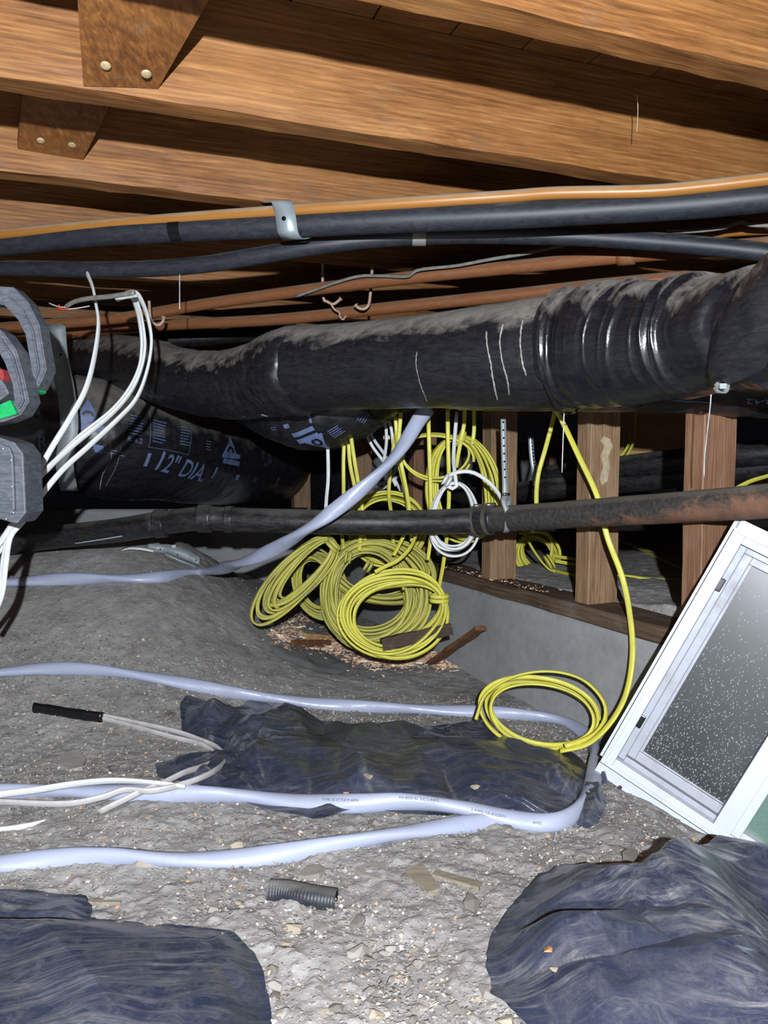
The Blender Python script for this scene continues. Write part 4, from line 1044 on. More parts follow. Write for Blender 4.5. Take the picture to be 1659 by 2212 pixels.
# ------------------------------------------------------------------ yellow coils
def coil(name, lab, cx, cy, rx, ry, rot, Y0, N, spread, tie=None, dYt=0., dYr=0., mat='yellow', seed=0, rmin=.78, bundle=.8, lay=.05, r=.0056, rb=.0031, tails=(), clamp=None, ties=(), group=None, th0=0., tie_w=1.0, cat='cable coil'):
    """loops laid out around a centre; every strand is a real tube at its own distance"""
    rg = np.random.default_rng(seed); m = 56
    tt = np.arange(int(N * m)) / m * 2 * np.pi + th0
    lp = np.floor((tt - th0) / (2 * np.pi)); n = len(tt)
    def per(sig):
        v = rg.normal(0, sig, int(N) + 3); return np.interp((tt - th0) / (2 * np.pi), np.arange(int(N) + 3), v)
    rr = np.interp((tt - th0) / (2 * np.pi), np.arange(int(N) + 3), rg.uniform(rmin, 1.0, int(N) + 3))
    ox, oy, od = per(spread * rx), per(spread * ry), per(lay * .5)
    wob = rg.normal(0, .03, 4)
    rr = rr * (1 + wob[0] * np.cos(2 * tt) + wob[1] * np.sin(3 * tt))
    rot_ = math.radians(rot)
    ex, ey = np.cos(tt) * rx * rr, np.sin(tt) * ry * rr
    if tie is not None:
        ta = math.radians(tie); w = np.exp(-((np.angle(np.exp(1j * (tt - ta)))) / tie_w) ** 2) * bundle
        tx, ty = math.cos(ta) * rx * .97, math.sin(ta) * ry * .97
        ex2, ey2 = np.cos(tt) * rx * .97, np.sin(tt) * ry * .97
        ex = ex * (1 - w) + ex2 * w; ey = ey * (1 - w) + ey2 * w
        ox, oy, od = ox * (1 - w), oy * (1 - w), od * (1 - w * .75)
    gx = cx + (ex + ox) * math.cos(rot_) - (ey + oy) * math.sin(rot_)
    gy = cy - ((ex + ox) * math.sin(rot_) + (ey + oy) * math.cos(rot_))
    dep = Y0 + od + dYt * (cy - gy) / max(ry, 1) + dYr * (gx - cx) / max(rx, 1)
    pts = [P(float(a), float(b), float(c)) for a, b, c in zip(gx, gy, dep)]
    C = np.array([list(p) for p in pts])
    if clamp: 
        fz = floor_z(C[:, 0], C[:, 1]) + r * 1.1; C[:, 2] = np.maximum(C[:, 2], fz)
    t = thing(name, lab, cat, tuple(C.mean(0)), group)
    nrm = np.cross(C[m // 4] - C.mean(0), C[m // 2] - C.mean(0)); nrm /= np.linalg.norm(nrm)
    part('cable', tube(C, r, rb, seg=8, exact=True, ref=nrm, twist=lambda L: .7 * np.sin(L * 2.1 + seed), sq=2.6), M[mat], t)
    for q in tails: part('cable_tail', tube(PX(q), r, rb, seg=8, n=40, twist=4, sq=2.6), M[mat], t)
    for (x, y, Yt, a_, rad) in ties:
        c = P(x, y, Yt); aa = math.radians(a_); d = RT * math.cos(aa) + UP * math.sin(aa); e = Vector((0, 1, 0))
        for o_ in (0, 1):
            lp_ = [c + (RT * -math.sin(aa) + UP * math.cos(aa)) * (o_ * .011) + d * (math.cos(k / 10 * 2 * math.pi) * rad) + e * (math.sin(k / 10 * 2 * math.pi) * rad * .8) for k in range(12)]
            part('tie_wrap', tube(lp_, r * .95, rb, seg=8, n=34, sq=2.6), M[mat], t)
    return t
YG = None
coil('cable_coil', 'biggest dusty yellow coil standing on the shavings by the concrete wall', 806, 1288, 120, 124, 12, 2.08, 36, .07, 95, .03, .0, 'yellow_dusty', 3, .58, .45, .10, clamp=True,
     ties=[(757, 1205, 2.01, 80, .012), (800, 1225, 2.0, 60, .013)])
coil('cable_coil', 'loose bright yellow coil tied at right, frontmost on the pile', 852, 1324, 116, 98, 8, 1.93, 12, .11, 12, .04, .0, 'yellow', 5, .70, .8, .06, clamp=True,
     ties=[(949, 1297, 1.93, 0, .022)], tie_w=.7)
coil('cable_coil', 'flat dusty yellow coil behind and above the biggest coil', 826, 1232, 118, 72, -8, 2.20, 17, .06, 150, .02, .0, 'yellow_dusty', 7, .72, .5, .08, clamp=True)
coil('cable_coil', 'yellow coil fanned out to the left, gathered at its top', 636, 1252, 122, 44, 46, 2.05, 13, .17, 0, .0, .0, 'yellow_dusty', 9, .35, .95, .10, tie_w=1.1, clamp=True,
     ties=[(716, 1180, 2.03, -45, .020)])
coil('cable_coil', 'small dusty yellow coil squeezed between the fanned and the biggest coil', 690, 1262, 56, 84, 20, 2.24, 14, .08, None, .0, .0, 'yellow_dusty', 11, .6, .5, .08, clamp=True)
coil('cable_coil', 'yellow coil standing behind the drain pipe below the duct bulge', 838, 1145, 84, 80, 0, 2.26, 8, .05, None, .0, .0, 'yellow', 13, .78, .5, .05)
coil('cable_coil', 'upper yellow coil hanging from the duct, tied at its top', 1003, 1058, 80, 120, 8, 2.12, 17, .07, 92, .0, .0, 'yellow', 15, .62, .9, .06, tie_w=.9,
     ties=[(1000, 950, 2.08, 70, .020)])
coil('cable_coil', 'two wide yellow loops left of the upper hanging coil', 945, 984, 78, 54, -4, 2.06, 2, .07, None, .0, .0, 'yellow', 17, .88, .5, .02)
coil('white_cable_coil', 'small white coil knotted over the upper yellow coil', 980, 1122, 56, 82, -4, 1.96, 5, .06, 95, .0, .0, 'white', 19, .72, .85, .04, tie_w=.8, r=.0052, rb=.003,
     tails=[[(1052, 1150, 1.96), (1086, 1098, 1.90), (1066, 1052, 1.92), (1020, 1020, 1.94), (975, 1024, 1.95), (962, 1045, 1.95), (985, 1055, 1.94), (982, 1020, 1.95), (980, 980, 1.99), (987, 890, 2.03)]], ties=[(970, 1040, 1.93, 60, .012)])
coil('cable_coil', 'yellow coil tied with a wrap, lying beyond the sill board', 1160, 1196, 52, 46, -40, 2.50, 12, .10, -20, .0, .0, 'yellow', 23, .6, .85, .08, tie_w=.8,
     tails=[[(1128, 1140, 2.4), (1150, 1185, 2.36), (1180, 1225, 2.33), (1200, 1236, 2.33)], [(1190, 1210, 2.42), (1192, 1170, 2.42), (1176, 1150, 2.42), (1120, 1152, 2.44)]], ties=[(1184, 1216, 2.40, -60, .022)])
coil('cable_coil', 'yellow coil on the ground at the end of the crumpled black plastic', 1172, 1540, 132, 80, -8, 1.70, 5, .07, -35, .055, .0, 'yellow', 27, .74, .7, .05, tie_w=1.0, clamp=True,
     tails=[[(1028, 1555, 1.63), (1050, 1500, 1.66), (1110, 1462, 1.68), (1185, 1450, 1.68), (1255, 1466, 1.67), (1300, 1508, 1.65), (1308, 1550, 1.63), (1280, 1590, 1.60), (1220, 1612, 1.585)]])
yc('long yellow cable dropping from the duct to the coil beside the window', [(1200, 885, 1.78), (1212, 905, 1.78), (1250, 985, 1.74), (1290, 1072, 1.70), (1312, 1160, 1.68), (1345, 1250, 1.66), (1362, 1340, 1.63), (1366, 1420, 1.60), (1352, 1500, 1.58), (1318, 1562, 1.57), (1270, 1606, 1.58), (1210, 1622, 1.60)], .0064, .0034, n=130, twist=1.5)
yc('yellow cable hanging between the strap stud and the plaster stud', [(1200, 885, 2.0), (1190, 925, 2.0), (1178, 970, 2.0), (1164, 1020, 2.0), (1159, 1060, 2.0), (1158, 1110, 2.0), (1150, 1150, 2.1)], .0060, .0032, n=60, twist=1)
HG = 'yellow cables hanging below the duct'
for lab, pts in [
    ('yellow cable hanging farthest left, just right of the duct bulge', [(744, 940, 2.16), (742, 1000, 2.16), (742, 1080, 2.16), (738, 1140, 2.16), (742, 1185, 2.1)]),
    ('yellow cable second in the strand below the duct bulge', [(752, 935, 2.14), (756, 1000, 2.14), (768, 1060, 2.14), (780, 1120, 2.12), (790, 1175, 2.08)]),
    ('yellow cable third in the strand below the duct bulge', [(757, 935, 2.10), (765, 990, 2.10), (778, 1070, 2.10), (782, 1110, 2.10), (776, 1190, 2.06)]),
    ('yellow cable crossed by the thick white cable near its top', [(853, 890, 2.10), (858, 950, 2.10), (862, 1000, 2.10), (876, 1060, 2.10), (882, 1100, 2.08), (890, 1170, 2.06)]),
    ('short yellow cable behind the middle of the thick white cable', [(862, 890, 2.2), (848, 980, 2.2), (840, 1060, 2.2), (845, 1110, 2.16), (850, 1180, 2.1)]),
    ('yellow cable slanting down left of the wide yellow loops', [(866, 890, 2.04), (862, 970, 2.04), (878, 1060, 2.04), (884, 1110, 2.04), (875, 1150, 2.02), (850, 1200, 1.99)]),
    ('straight yellow cable in front of the wide yellow loops', [(925, 885, 2.02), (927, 960, 2.02), (930, 1060, 2.02), (931, 1150, 2.02), (924, 1210, 2.02)]),
    ('straight yellow cable through the upper hanging coil', [(967, 885, 2.02), (968, 960, 2.02), (970, 1060, 2.03), (966, 1150, 2.04), (958, 1215, 2.02), (948, 1270, 1.98)]),
    ('yellow cable reaching the knot of the upper hanging coil', [(1004, 885, 2.06), (1002, 920, 2.06), (994, 960, 2.06), (985, 1010, 2.07)]),
    ('short yellow cable right of the knot of the hanging coil', [(1024, 885, 2.10), (1024, 930, 2.10), (1020, 960, 2.10)]),
    ('yellow cable dropping from the white coil onto the pile', [(900, 1155, 1.98), (885, 1185, 1.95), (860, 1210, 1.93), (830, 1225, 1.92), (810, 1236, 1.91)])]:
    yc(lab, pts, .0056, .0031, 'yellow', HG, 60, twist=1.5)
for lab, pts in [('white cable hanging in the gap left of the thick white cable', [(708, 960, 2.16), (709, 1030, 2.16), (705, 1080, 2.16), (702, 1130, 2.16)]),
                 ('white cable slanting right beside the stud, upper of two', [(790, 915, 2.5), (808, 950, 2.5), (832, 985, 2.5), (850, 1030, 2.5), (866, 1060, 2.5)]),
                 ('white cable slanting right beside the stud, lower of two', [(785, 925, 2.45), (805, 965, 2.45), (830, 1000, 2.45), (856, 1050, 2.45)]),
                 ('thin white cable hanging before the cream lit-spot block', [(832, 900, 2.4), (835, 950, 2.4), (830, 990, 2.4), (826, 1010, 2.4)]),
                 ('thin white cable right of the cream lit-spot block', [(838, 900, 2.35), (846, 930, 2.35), (850, 970, 2.35)]),
                 ('white cable bending in a crook behind the yellow cables', [(808, 1060, 2.5), (835, 1050, 2.5), (850, 1025, 2.5), (856, 1005, 2.5)]),
                 ('thin white cable arc low behind the thick white cable', [(815, 1048, 2.55), (836, 1040, 2.55), (860, 1030, 2.55), (868, 1022, 2.55)])]:
    yc(lab, pts, .0052, .0028, 'white', 'white cables behind the yellow ones', 40, 'white_cable', twist=1)
slab('lit_spot_block', 'added cream block painted as a small lit spot behind the white cables', 'clip', P(842, 945, 2.62), (.045, .02, .014), 'lit_spot', 0, 0, .004)  # added block, its cream colour stands in for a small lit spot

# ------------------------------------------------------------------ window leaning on the wall
O_ = P(1303, 1640, 1.45); A_ = P(1590, 1143, 1.385)
vv_ = (A_ - O_).normalized(); 
lo, hi = 1.0, 1.6
def perp(Yc): return (A_ - O_).dot(P(1565, 1815, Yc) - O_)
best = min((abs(perp(y)), y) for y in np.linspace(1.1, 1.6, 501))[1]
B_ = P(1565, 1815, float(best)); uu_ = (B_ - O_); uu_ = (uu_ - vv_ * uu_.dot(vv_)).normalized()
wn_ = uu_.cross(vv_).normalized()
if wn_.dot(CAM - O_) < 0: wn_ = -wn_
HT = (A_ - O_).length; WD_ = .40
def on_win(px, py):
    d = rdir(px, py); t_ = (O_ - CAM).dot(wn_) / d.dot(wn_); q = CAM + d * t_ - O_; return q.dot(uu_), q.dot(vv_)
MW = Matrix(((uu_.x, vv_.x, wn_.x, O_.x), (uu_.y, vv_.y, wn_.y, O_.y), (uu_.z, vv_.z, wn_.z, O_.z), (0, 0, 0, 1)))
mu, _ = on_win(1556, 1752); gu, gv = on_win(1386, 1628); gu2, _ = on_win(1540, 1715); mr, _ = on_win(1600, 1775)
print('WINDOW', HT, best, 'mull', mu, mr, 'glass', gu, gv, 'O', tuple(O_), 'B', tuple(B_), 'n', tuple(wn_), on_win(1620, 1229), on_win(1570, 1830), on_win(1300, 1680))
win = bpy.data.objects.new('leaning_window', None); COL.objects.link(win); win.matrix_world = MW
tag(win, 'white vinyl sliding window unit leaning against the studs', 'window')
def wpart(name, lst, mat, bevel=.0015, label=None, par=None):
    bm = bmesh.new()
    for (x0, x1, y0, y1, z0, z1) in lst: box_bm(bm, Vector(((x0 + x1) / 2, (y0 + y1) / 2, (z0 + z1) / 2)), x1 - x0, y1 - y0, z1 - z0)
    o = link(name, bm_mesh(bm, bevel), M[mat], par or win)
    if label: o['label'] = label
    return o
fw = .020
wpart('nail_fin', [(-.004, WD_, -.034, .0, -.014, -.011), (-.010, 0, 0, HT + .02, -.014, -.011), (-.004, WD_, HT, HT + .02, -.014, -.011)], 'vinyl', 0)
wpart('frame', [(0, fw, 0, HT, -.035, .012), (fw, WD_, 0, fw * .9, -.035, .012), (fw, WD_, HT - fw, HT, -.035, .012), (mu, mr - .004, fw * .9, HT - fw, -.030, .014)], 'vinyl')
wpart('frame_lip', [(-.002, .006, -.002, HT + .002, .012, .016), (.006, WD_, -.002, .005, .012, .016), (.006, WD_, HT - .005, HT + .002, .012, .016)], 'vinyl', .001)
wpart('track', [(fw, fw + .012, fw, HT - fw, -.03, -.004), (fw + .012, mu, fw * .9, fw * .9 + .010, -.03, -.006), (fw + .012, mu, HT - fw - .012, HT - fw, -.03, -.004)], 'vinyl_grey')
s0 = fw + .012
sash = wpart('sash', [(s0, gu - .006, fw + .01, HT - fw - .012, -.026, -.012), (gu - .006, gu, gv - .004, HT - gv * .9, -.026, -.018), (gu - .006, mu, fw + .01, gv - .003, -.026, -.013), (gu, mu, gv - .003, gv, -.026, -.018), (gu - .006, mu, HT - gv * .9, HT - fw - .012, -.026, -.012)], 'vinyl_grey', label='greyer inner sash')
wpart('glass_pane', [(gu, mu, gv, HT - gv * .9, -.026, -.022)], 'glass', 0, 'dark dirty glass with pale water spots', sash)
wpart('glass_pane', [(mr + .012, WD_ - .01, fw * 1.6, HT - fw * 1.6, -.020, -.016)], 'glass_green', 0, 'greenish glass')
wpart('glazing_bead', [(mr - .004, mr + .012, fw * .9, HT - fw, -.03, .006), (mr + .012, WD_, fw * .9, fw * 1.6, -.03, .006), (mr + .012, WD_, HT - fw * 1.6, HT - fw, -.03, .006)], 'vinyl')
for (px, py) in ((1555, 1262), (1383, 1558)):
    x, y = on_win(px, py); wpart('sash_clip', [(x - .011, x + .006, y - .014, y + .012, -.008, -.001)], 'tape', .002, 'black plastic clip', sash)
for (px, py) in ((1337, 1704), (1454, 1776)):
    x, y = on_win(px, py)
    bm = bmesh.new(); bmesh.ops.create_cone(bm, cap_ends=True, segments=12, radius1=.004, radius2=.003, depth=.003, matrix=Matrix.Translation((x, y, -.009))); link('screw', bm_mesh(bm), M['castiron'], win)

# ------------------------------------------------------------------ plaster smear on the stud
t2 = bvh_of(stud2)
rs_ = random.Random(3); ring = []
outl = [(1304, 942), (1318, 948), (1324, 965), (1314, 985), (1317, 1010), (1312, 1040), (1300, 1048), (1295, 1035), (1302, 1010), (1298, 985), (1305, 965), (1297, 952)]
vv = []
for (x, y) in outl:
    d = rdir(x + 0, y).normalized(); h, n, _, _ = t2.ray_cast(CAM, d)
    if h is not None: vv.append(tuple(h - d * .003))
if len(vv) > 5:
    me = bpy.data.meshes.new('smear'); me.from_pydata(vv, [], [tuple(range(len(vv)))]); me.update(); bpy.context.view_layer.update()
    o = link('plaster_smear', me, M['smudge']); o.parent = stud2; o.matrix_parent_inverse = stud2.matrix_world.inverted()

# ------------------------------------------------------------------ crumpled plastic sheets
def tri_w(x): return 2 * np.abs(x - np.floor(x + .5))
def crumple(x, y, seed, f=6., amp=1., n=7):
    rg = np.random.default_rng(seed); h = 0
    wx = x + .05 * fbm(x * 5, y * 5, seed=seed, octaves=2); wy = y + .05 * fbm(x * 5 + 9, y * 5, seed=seed + 1, octaves=2)
    for k in range(n):
        a_ = rg.uniform(0, np.pi); ff = f * rg.uniform(.6, 2.6); ph = rg.uniform(0, 1)
        t_ = tri_w((wx * np.cos(a_) + wy * np.sin(a_)) * ff + ph)
        md = np.clip(.35 + 1.1 * noise(x * 4 + k * 3.1, y * 4, seed=seed + k), 0, 1)
        h = h + amp / ff * f * (t_ - .5) * md * .5
    return h
from mathutils.geometry import delaunay_2d_cdt
def tin(x, y, seed, cell, amp, ang=0., st=1.6, fields=None):
    """random triangulated facets: height is linear inside each triangle, creases between"""
    rg = np.random.default_rng(seed)
    wx = x + .12 * cell * fbm(x / cell * .35, y / cell * .35, seed=seed, octaves=2); wy = y + .12 * cell * fbm(x / cell * .35 + 7, y / cell * .35, seed=seed + 1, octaves=2)
    c_, s_ = math.cos(ang), math.sin(ang); u = (wx * c_ + wy * s_) / st; v = -wx * s_ + wy * c_
    u0, u1, v0, v1 = u.min() - cell, u.max() + cell, v.min() - cell, v.max() + cell
    nu, nv = max(2, int((u1 - u0) / cell)), max(2, int((v1 - v0) / cell))
    gu_, gv_ = np.meshgrid(np.linspace(u0, u1, nu + 1), np.linspace(v0, v1, nv + 1))
    pu = gu_ + rg.uniform(-.42, .42, gu_.shape) * cell * (gu_ > u0) * (gu_ < u1); pv = gv_ + rg.uniform(-.42, .42, gv_.shape) * cell * (gv_ > v0) * (gv_ < v1)
    pts = [Vector((float(a), float(b))) for a, b in zip(pu.ravel(), pv.ravel())]
    res = delaunay_2d_cdt(pts, [], [], 0, 1e-6); pv_ = np.array([list(p) for p in res[0]]); hh = rg.uniform(-1, 1, len(pv_)) * amp
    uf, vf = u.ravel(), v.ravel(); out = np.zeros(len(uf)); B = cell * 1.0
    # bucket the samples so that each triangle only looks at those nearby
    bi = ((uf - u0) / B).astype(int); bj = ((vf - v0) / B).astype(int); NB = int((u1 - u0) / B) + 3
    key = bj * NB + bi; order = np.argsort(key, kind='stable'); sk = key[order]
    for f in res[2]:
        a, b, c = pv_[f[0]], pv_[f[1]], pv_[f[2]]; mn, mx = np.minimum(np.minimum(a, b), c), np.maximum(np.maximum(a, b), c)
        i0, i1 = int((mn[0] - u0) / B), int((mx[0] - u0) / B); idx = []
        for j in range(int((mn[1] - v0) / B), int((mx[1] - v0) / B) + 1):
            l_, r_ = np.searchsorted(sk, j * NB + i0, 'left'), np.searchsorted(sk, j * NB + i1, 'right')
            if r_ > l_: idx.append(order[l_:r_])
        if not idx: continue
        idx = np.concatenate(idx); pu_, pw_ = uf[idx], vf[idx]
        det = (b[1] - c[1]) * (a[0] - c[0]) + (c[0] - b[0]) * (a[1] - c[1])
        if abs(det) < 1e-12: continue
        l0 = ((b[1] - c[1]) * (pu_ - c[0]) + (c[0] - b[0]) * (pw_ - c[1])) / det
        l1 = ((c[1] - a[1]) * (pu_ - c[0]) + (a[0] - c[0]) * (pw_ - c[1])) / det; l2 = 1 - l0 - l1
        k = (l0 >= -1e-6) & (l1 >= -1e-6) & (l2 >= -1e-6)
        out[idx[k]] = l0[k] * hh[f[0]] + l1[k] * hh[f[1]] + l2[k] * hh[f[2]]
    return out.reshape(x.shape)
def sheet(name, lab, outline, centre, H0, seed, edge=.10, bumps=(), folds=(), f=6., amp=.012, wr=.004, nt=420, nr=170, tuck=.0, outr=.012, mat='film', inner=None):
    Q = np.array([list(G(x, y)) for x, y in outline]); c = np.array(list(G(*centre)))
    Qc = np.vstack([Q[-1:], Q, Q[:2]]); m = []
    for i in range(1, len(Qc) - 2):
        t_ = np.linspace(0, 1, 24, endpoint=False)[:, None]; a0, b0, c0_, d0 = Qc[i - 1], Qc[i], Qc[i + 1], Qc[i + 2]
        s_ = .5 * ((2 * b0) + (c0_ - a0) * t_ + (2 * a0 - 5 * b0 + 4 * c0_ - d0) * t_ ** 2 + (3 * b0 - a0 - 3 * c0_ + d0) * t_ ** 3)
        l_ = b0 + (c0_ - b0) * t_; m.append(.45 * s_ + .55 * l_)
    m = np.vstack(m)[:, :2]; m = np.vstack([m, m[:1]])
    L = np.r_[0, np.cumsum(np.linalg.norm(np.diff(m, axis=0), axis=1))]; s = np.linspace(0, L[-1], nt, endpoint=False)
    ox, oy = np.interp(s, L, m[:, 0]), np.interp(s, L, m[:, 1])
    jit = 1 + outr * 2 * fbm(np.cos(s / L[-1] * 6.283) * 7, np.sin(s / L[-1] * 6.283) * 7, seed=seed, octaves=3)
    t_ = (np.arange(1, nr + 1) / nr) ** .85
    X_ = c[0] + (ox[None, :] - c[0]) * t_[:, None] * (1 + (jit[None, :] - 1) * t_[:, None] ** 3); Y_ = c[1] + (oy[None, :] - c[1]) * t_[:, None] * (1 + (jit[None, :] - 1) * t_[:, None] ** 3)
    X_ = np.vstack([np.full((1, nt), c[0]), X_]); Y_ = np.vstack([np.full((1, nt), c[1]), Y_]); tt = np.r_[0, t_][:, None] + 0 * X_
    rad = np.sqrt((ox - c[0]) ** 2 + (oy - c[1]) ** 2)[None, :]
    de = (1 - tt) * rad                                     # distance from the edge
    pr = smooth(0, edge, de)
    h = H0 * pr * (.65 + .45 * fbm(X_ * 3.2, Y_ * 3.2, seed=seed + 5, octaves=3))
    for (bx, by, br, bh) in bumps:
        g_ = G(bx, by); dd = np.sqrt((X_ - g_.x) ** 2 + (Y_ - g_.y) ** 2); h = h + bh * np.exp(-(dd / br) ** 2) * smooth(0, .03, de)
    for (fx, fy, fr, k_, fa) in folds:
        g_ = G(fx, fy); dx, dy = X_ - g_.x, Y_ - g_.y; dd = np.sqrt(dx ** 2 + dy ** 2) + 1e-4; an = np.arctan2(dy, dx)
        w_ = noise(np.cos(an) * k_ + 5, np.sin(an) * k_, dd * 3, seed=seed + int(fx))
        h = h + fa * (1 - 2.2 * np.abs(w_)) * np.exp(-(dd / fr) ** 1.5) * smooth(0, .05, dd) * smooth(0, .03, de)
    cr_ = tin(X_, Y_, seed, .62 / f, amp * 1.7, seed % 7 * .5, 2.2) + tin(X_, Y_, seed + 1, .28 / f, amp * 1.25, seed % 5 * .7 + 1, 2.2) + tin(X_, Y_, seed + 2, .12 / f, wr * 2.6, 2.2, 1.9) * np.clip(.25 + 1.3 * fbm(X_ * 7, Y_ * 7, seed=seed + 60, octaves=2), 0, 1.5)
    h = h + cr_ * (.3 + .7 * pr) + amp * .6 * pr
    # narrow pinched creases
    for k_ in range(3):
        w_ = fbm(X_ * (5 + 4 * k_) + 3 * noise(X_ * 2, Y_ * 2, seed=seed + 31), Y_ * (5 + 4 * k_), seed=seed + 40 + k_, octaves=2)
        h = h + (.0010 / (1 + k_)) * np.exp(-(w_ / .05) ** 2) * smooth(0, .04, de)
    Z_ = floor_z(X_, Y_) + .006 + np.maximum(h, -.001 + .002 * noise(X_ * 30, Y_ * 30, seed=seed + 2))
    lap = np.zeros_like(h); hs = h.copy(); rr_ = np.maximum(np.gradient(tt, axis=0) * rad, 1e-4)
    lap[3:-3] = np.abs(h[6:] + h[:-6] - 2 * h[3:-3]) / (3 * rr_[3:-3])
    sp_ = np.maximum(tt * 2 * np.pi * rad / nt, 2e-3); lap += np.abs(np.roll(h, 3, 1) + np.roll(h, -3, 1) - 2 * h) / (3 * sp_)
    V_ = np.stack([X_, Y_, Z_], -1).reshape(-1, 3); R_ = nr + 1
    i_ = np.arange(R_ - 1)[:, None] * nt; j_ = np.arange(nt)[None, :]; j2 = (j_ + 1) % nt
    Q_ = np.stack([i_ + j_, i_ + nt + j_, i_ + nt + j2, i_ + j2], -1).reshape(-1, 4)
    me = mesh_np('sheet', V_, Q_); at = me.attributes.new('scuff', 'FLOAT', 'POINT'); at.data.foreach_set('value', np.clip(lap, 0, 2).ravel().astype(np.float32))
    o = link(name, me, M[mat]); return tag(o, lab, 'plastic sheet')
OUT_MID = [(385, 1560), (405, 1508), (440, 1516), (480, 1540), (520, 1535), (560, 1508), (575, 1540), (640, 1545), (700, 1560), (760, 1582), (850, 1580), (950, 1572), (1040, 1560), (1100, 1580), (1150, 1618), (1220, 1630), (1270, 1650), (1278, 1700), (1255, 1740), (1215, 1775), (1170, 1768), (1130, 1772), (1040, 1762), (960, 1768), (880, 1770), (780, 1762), (700, 1778), (620, 1764), (540, 1745), (480, 1735), (440, 1706), (350, 1690), (335, 1655), (400, 1640), (450, 1640), (440, 1610), (400, 1595)]
sheet('plastic_sheet', 'crumpled dusty black plastic between the two white cable runs', OUT_MID, (800, 1672), .014, 101, .08, bumps=[(560, 1580, .08, .018), (1180, 1700, .08, .030), (450, 1560, .04, .03), (1000, 1640, .12, .012)],
      folds=[(480, 1640, .3, 3, .006), (1240, 1700, .2, 3, .004)], f=5.5, amp=.013, wr=.0028)
OUT_R = [(1045, 2080), (1090, 1985), (1160, 1905), (1215, 1872), (1300, 1890), (1420, 1885), (1540, 1880), (1600, 1850), (1700, 1850), (1860, 1900), (1900, 2100), (1850, 2330), (1500, 2330), (1250, 2330), (1130, 2225), (1060, 2160)]
sheet('plastic_sheet', 'big crumpled blue-black plastic sheet filling the lower right corner', OUT_R, (1420, 2080), .022, 203, .10, bumps=[(1660, 1960, .09, .075), (1500, 2010, .10, .012), (1620, 2120, .14, .02)],
      folds=[(1395, 1990, .25, 2, .005)], f=5.2, amp=.016, wr=.0034, nt=520, nr=230)
OUT_L = [(-200, 2010), (0, 2004), (130, 1998), (260, 1996), (400, 2006), (500, 2020), (545, 2060), (568, 2105), (584, 2200), (590, 2330), (300, 2400), (-200, 2400)]
sheet('plastic_sheet', 'smooth dusty black plastic sheet in the lower left corner', OUT_L, (200, 2180), .012, 307, .06, bumps=[(120, 2100, .16, .008), (430, 2130, .10, .008)], folds=[(470, 2090, .3, 2, .002)], f=2.6, amp=.008, wr=.0006, nt=460, nr=200, outr=.004)
OUT_L2 = [(-200, 1935), (0, 1930), (70, 1932), (150, 1942), (186, 1946), (205, 1996), (120, 2006), (0, 2010), (-200, 2016)]
sheet('plastic_sheet', 'small strip of black plastic above the lower left sheet', OUT_L2, (20, 1970), .014, 409, .05, folds=[], f=6, amp=.004, wr=.0015, nt=300, nr=90, outr=.01)
SHEETS = {o_.get('label')[:6]: o_ for o_ in bpy.data.objects if o_.name.startswith('plastic_sheet')}
def crumb_on(name, lab, obj, px, py, w, h, mat, cat='chip', seed=1):
    tr_ = bvh_of(obj); d = rdir(px, py).normalized(); hit, n, _, _ = tr_.ray_cast(CAM, d)
    if hit is None: return
    r = random.Random(seed); bm = bmesh.new()
    for k in range(16): bm.verts.new((r.uniform(-.5, .5) * w, r.uniform(-.5, .5) * h, r.uniform(-.5, .5) * min(w, h) * .35))
    res = bmesh.ops.convex_hull(bm, input=bm.verts[:]); bmesh.ops.delete(bm, geom=[g_ for g_ in res['geom_interior'] if isinstance(g_, bmesh.types.BMVert)], context='VERTS')
    o = link(name, bm_mesh(bm), M[mat]); o.location = hit + Vector((0, 0, min(w, h) * .14)); o.rotation_euler = (r.uniform(-.2, .2), r.uniform(-.2, .2), r.uniform(-.5, .5)); return tag(o, lab, cat)
SM_, SR_ = [o_ for o_ in bpy.data.objects if o_.name.startswith('plastic_sheet')][:2]
crumb_on('wood_chip', 'orange wood chip lying alone on the lower right plastic sheet', SR_, 1183, 2052, .013, .022, 'chip', seed=4)
crumb_on('wood_chip', 'pale tan chip just below the orange one on the plastic', SR_, 1197, 2096, .011, .010, 'palechip', seed=5)
crumb_on('flat_stone', 'grey clod of dirt in the middle of the crumpled plastic', SM_, 797, 1680, .020, .024, 'palechip', 'clod', seed=6)
crumb_on('wood_chip', 'tan chip on the crumpled plastic above the cable printing', SM_, 1028, 1700, .020, .016, 'palechip', seed=7)
crumb_on('wood_chip', 'small pinkish chip at the lower edge of the crumpled plastic', SM_, 747, 1714, .012, .010, 'chip', seed=8)
# torn scraps at the right end of the middle sheet
OUT_S = [(1240, 1760), (1262, 1708), (1300, 1716), (1312, 1745), (1300, 1775), (1270, 1798), (1248, 1790)]
sheet('plastic_scrap', 'torn black plastic scrap at the right end of the cable loop', OUT_S, (1276, 1755), .02, 501, .03, f=12, amp=.01, wr=.002, nt=140, nr=50)
OUT_S2 = [(1290, 1668), (1312, 1672), (1314, 1700), (1296, 1702)]
sheet('plastic_scrap', 'little black plastic scrap between the cable loop and the window corner', OUT_S2, (1303, 1687), .014, 511, .02, f=12, amp=.006, wr=.002, nt=100, nr=40)
OUT_LN = [(585, 1400), (640, 1398), (700, 1410), (760, 1440), (740, 1460), (690, 1458), (640, 1440), (600, 1425)]
sheet('grey_cloth', 'thin grey sheet scrap sticking out of the dirt by the shavings', OUT_LN, (670, 1428), .004, 521, .05, f=6, amp=.003, wr=.0006, nt=140, nr=50, mat='clothgrey')

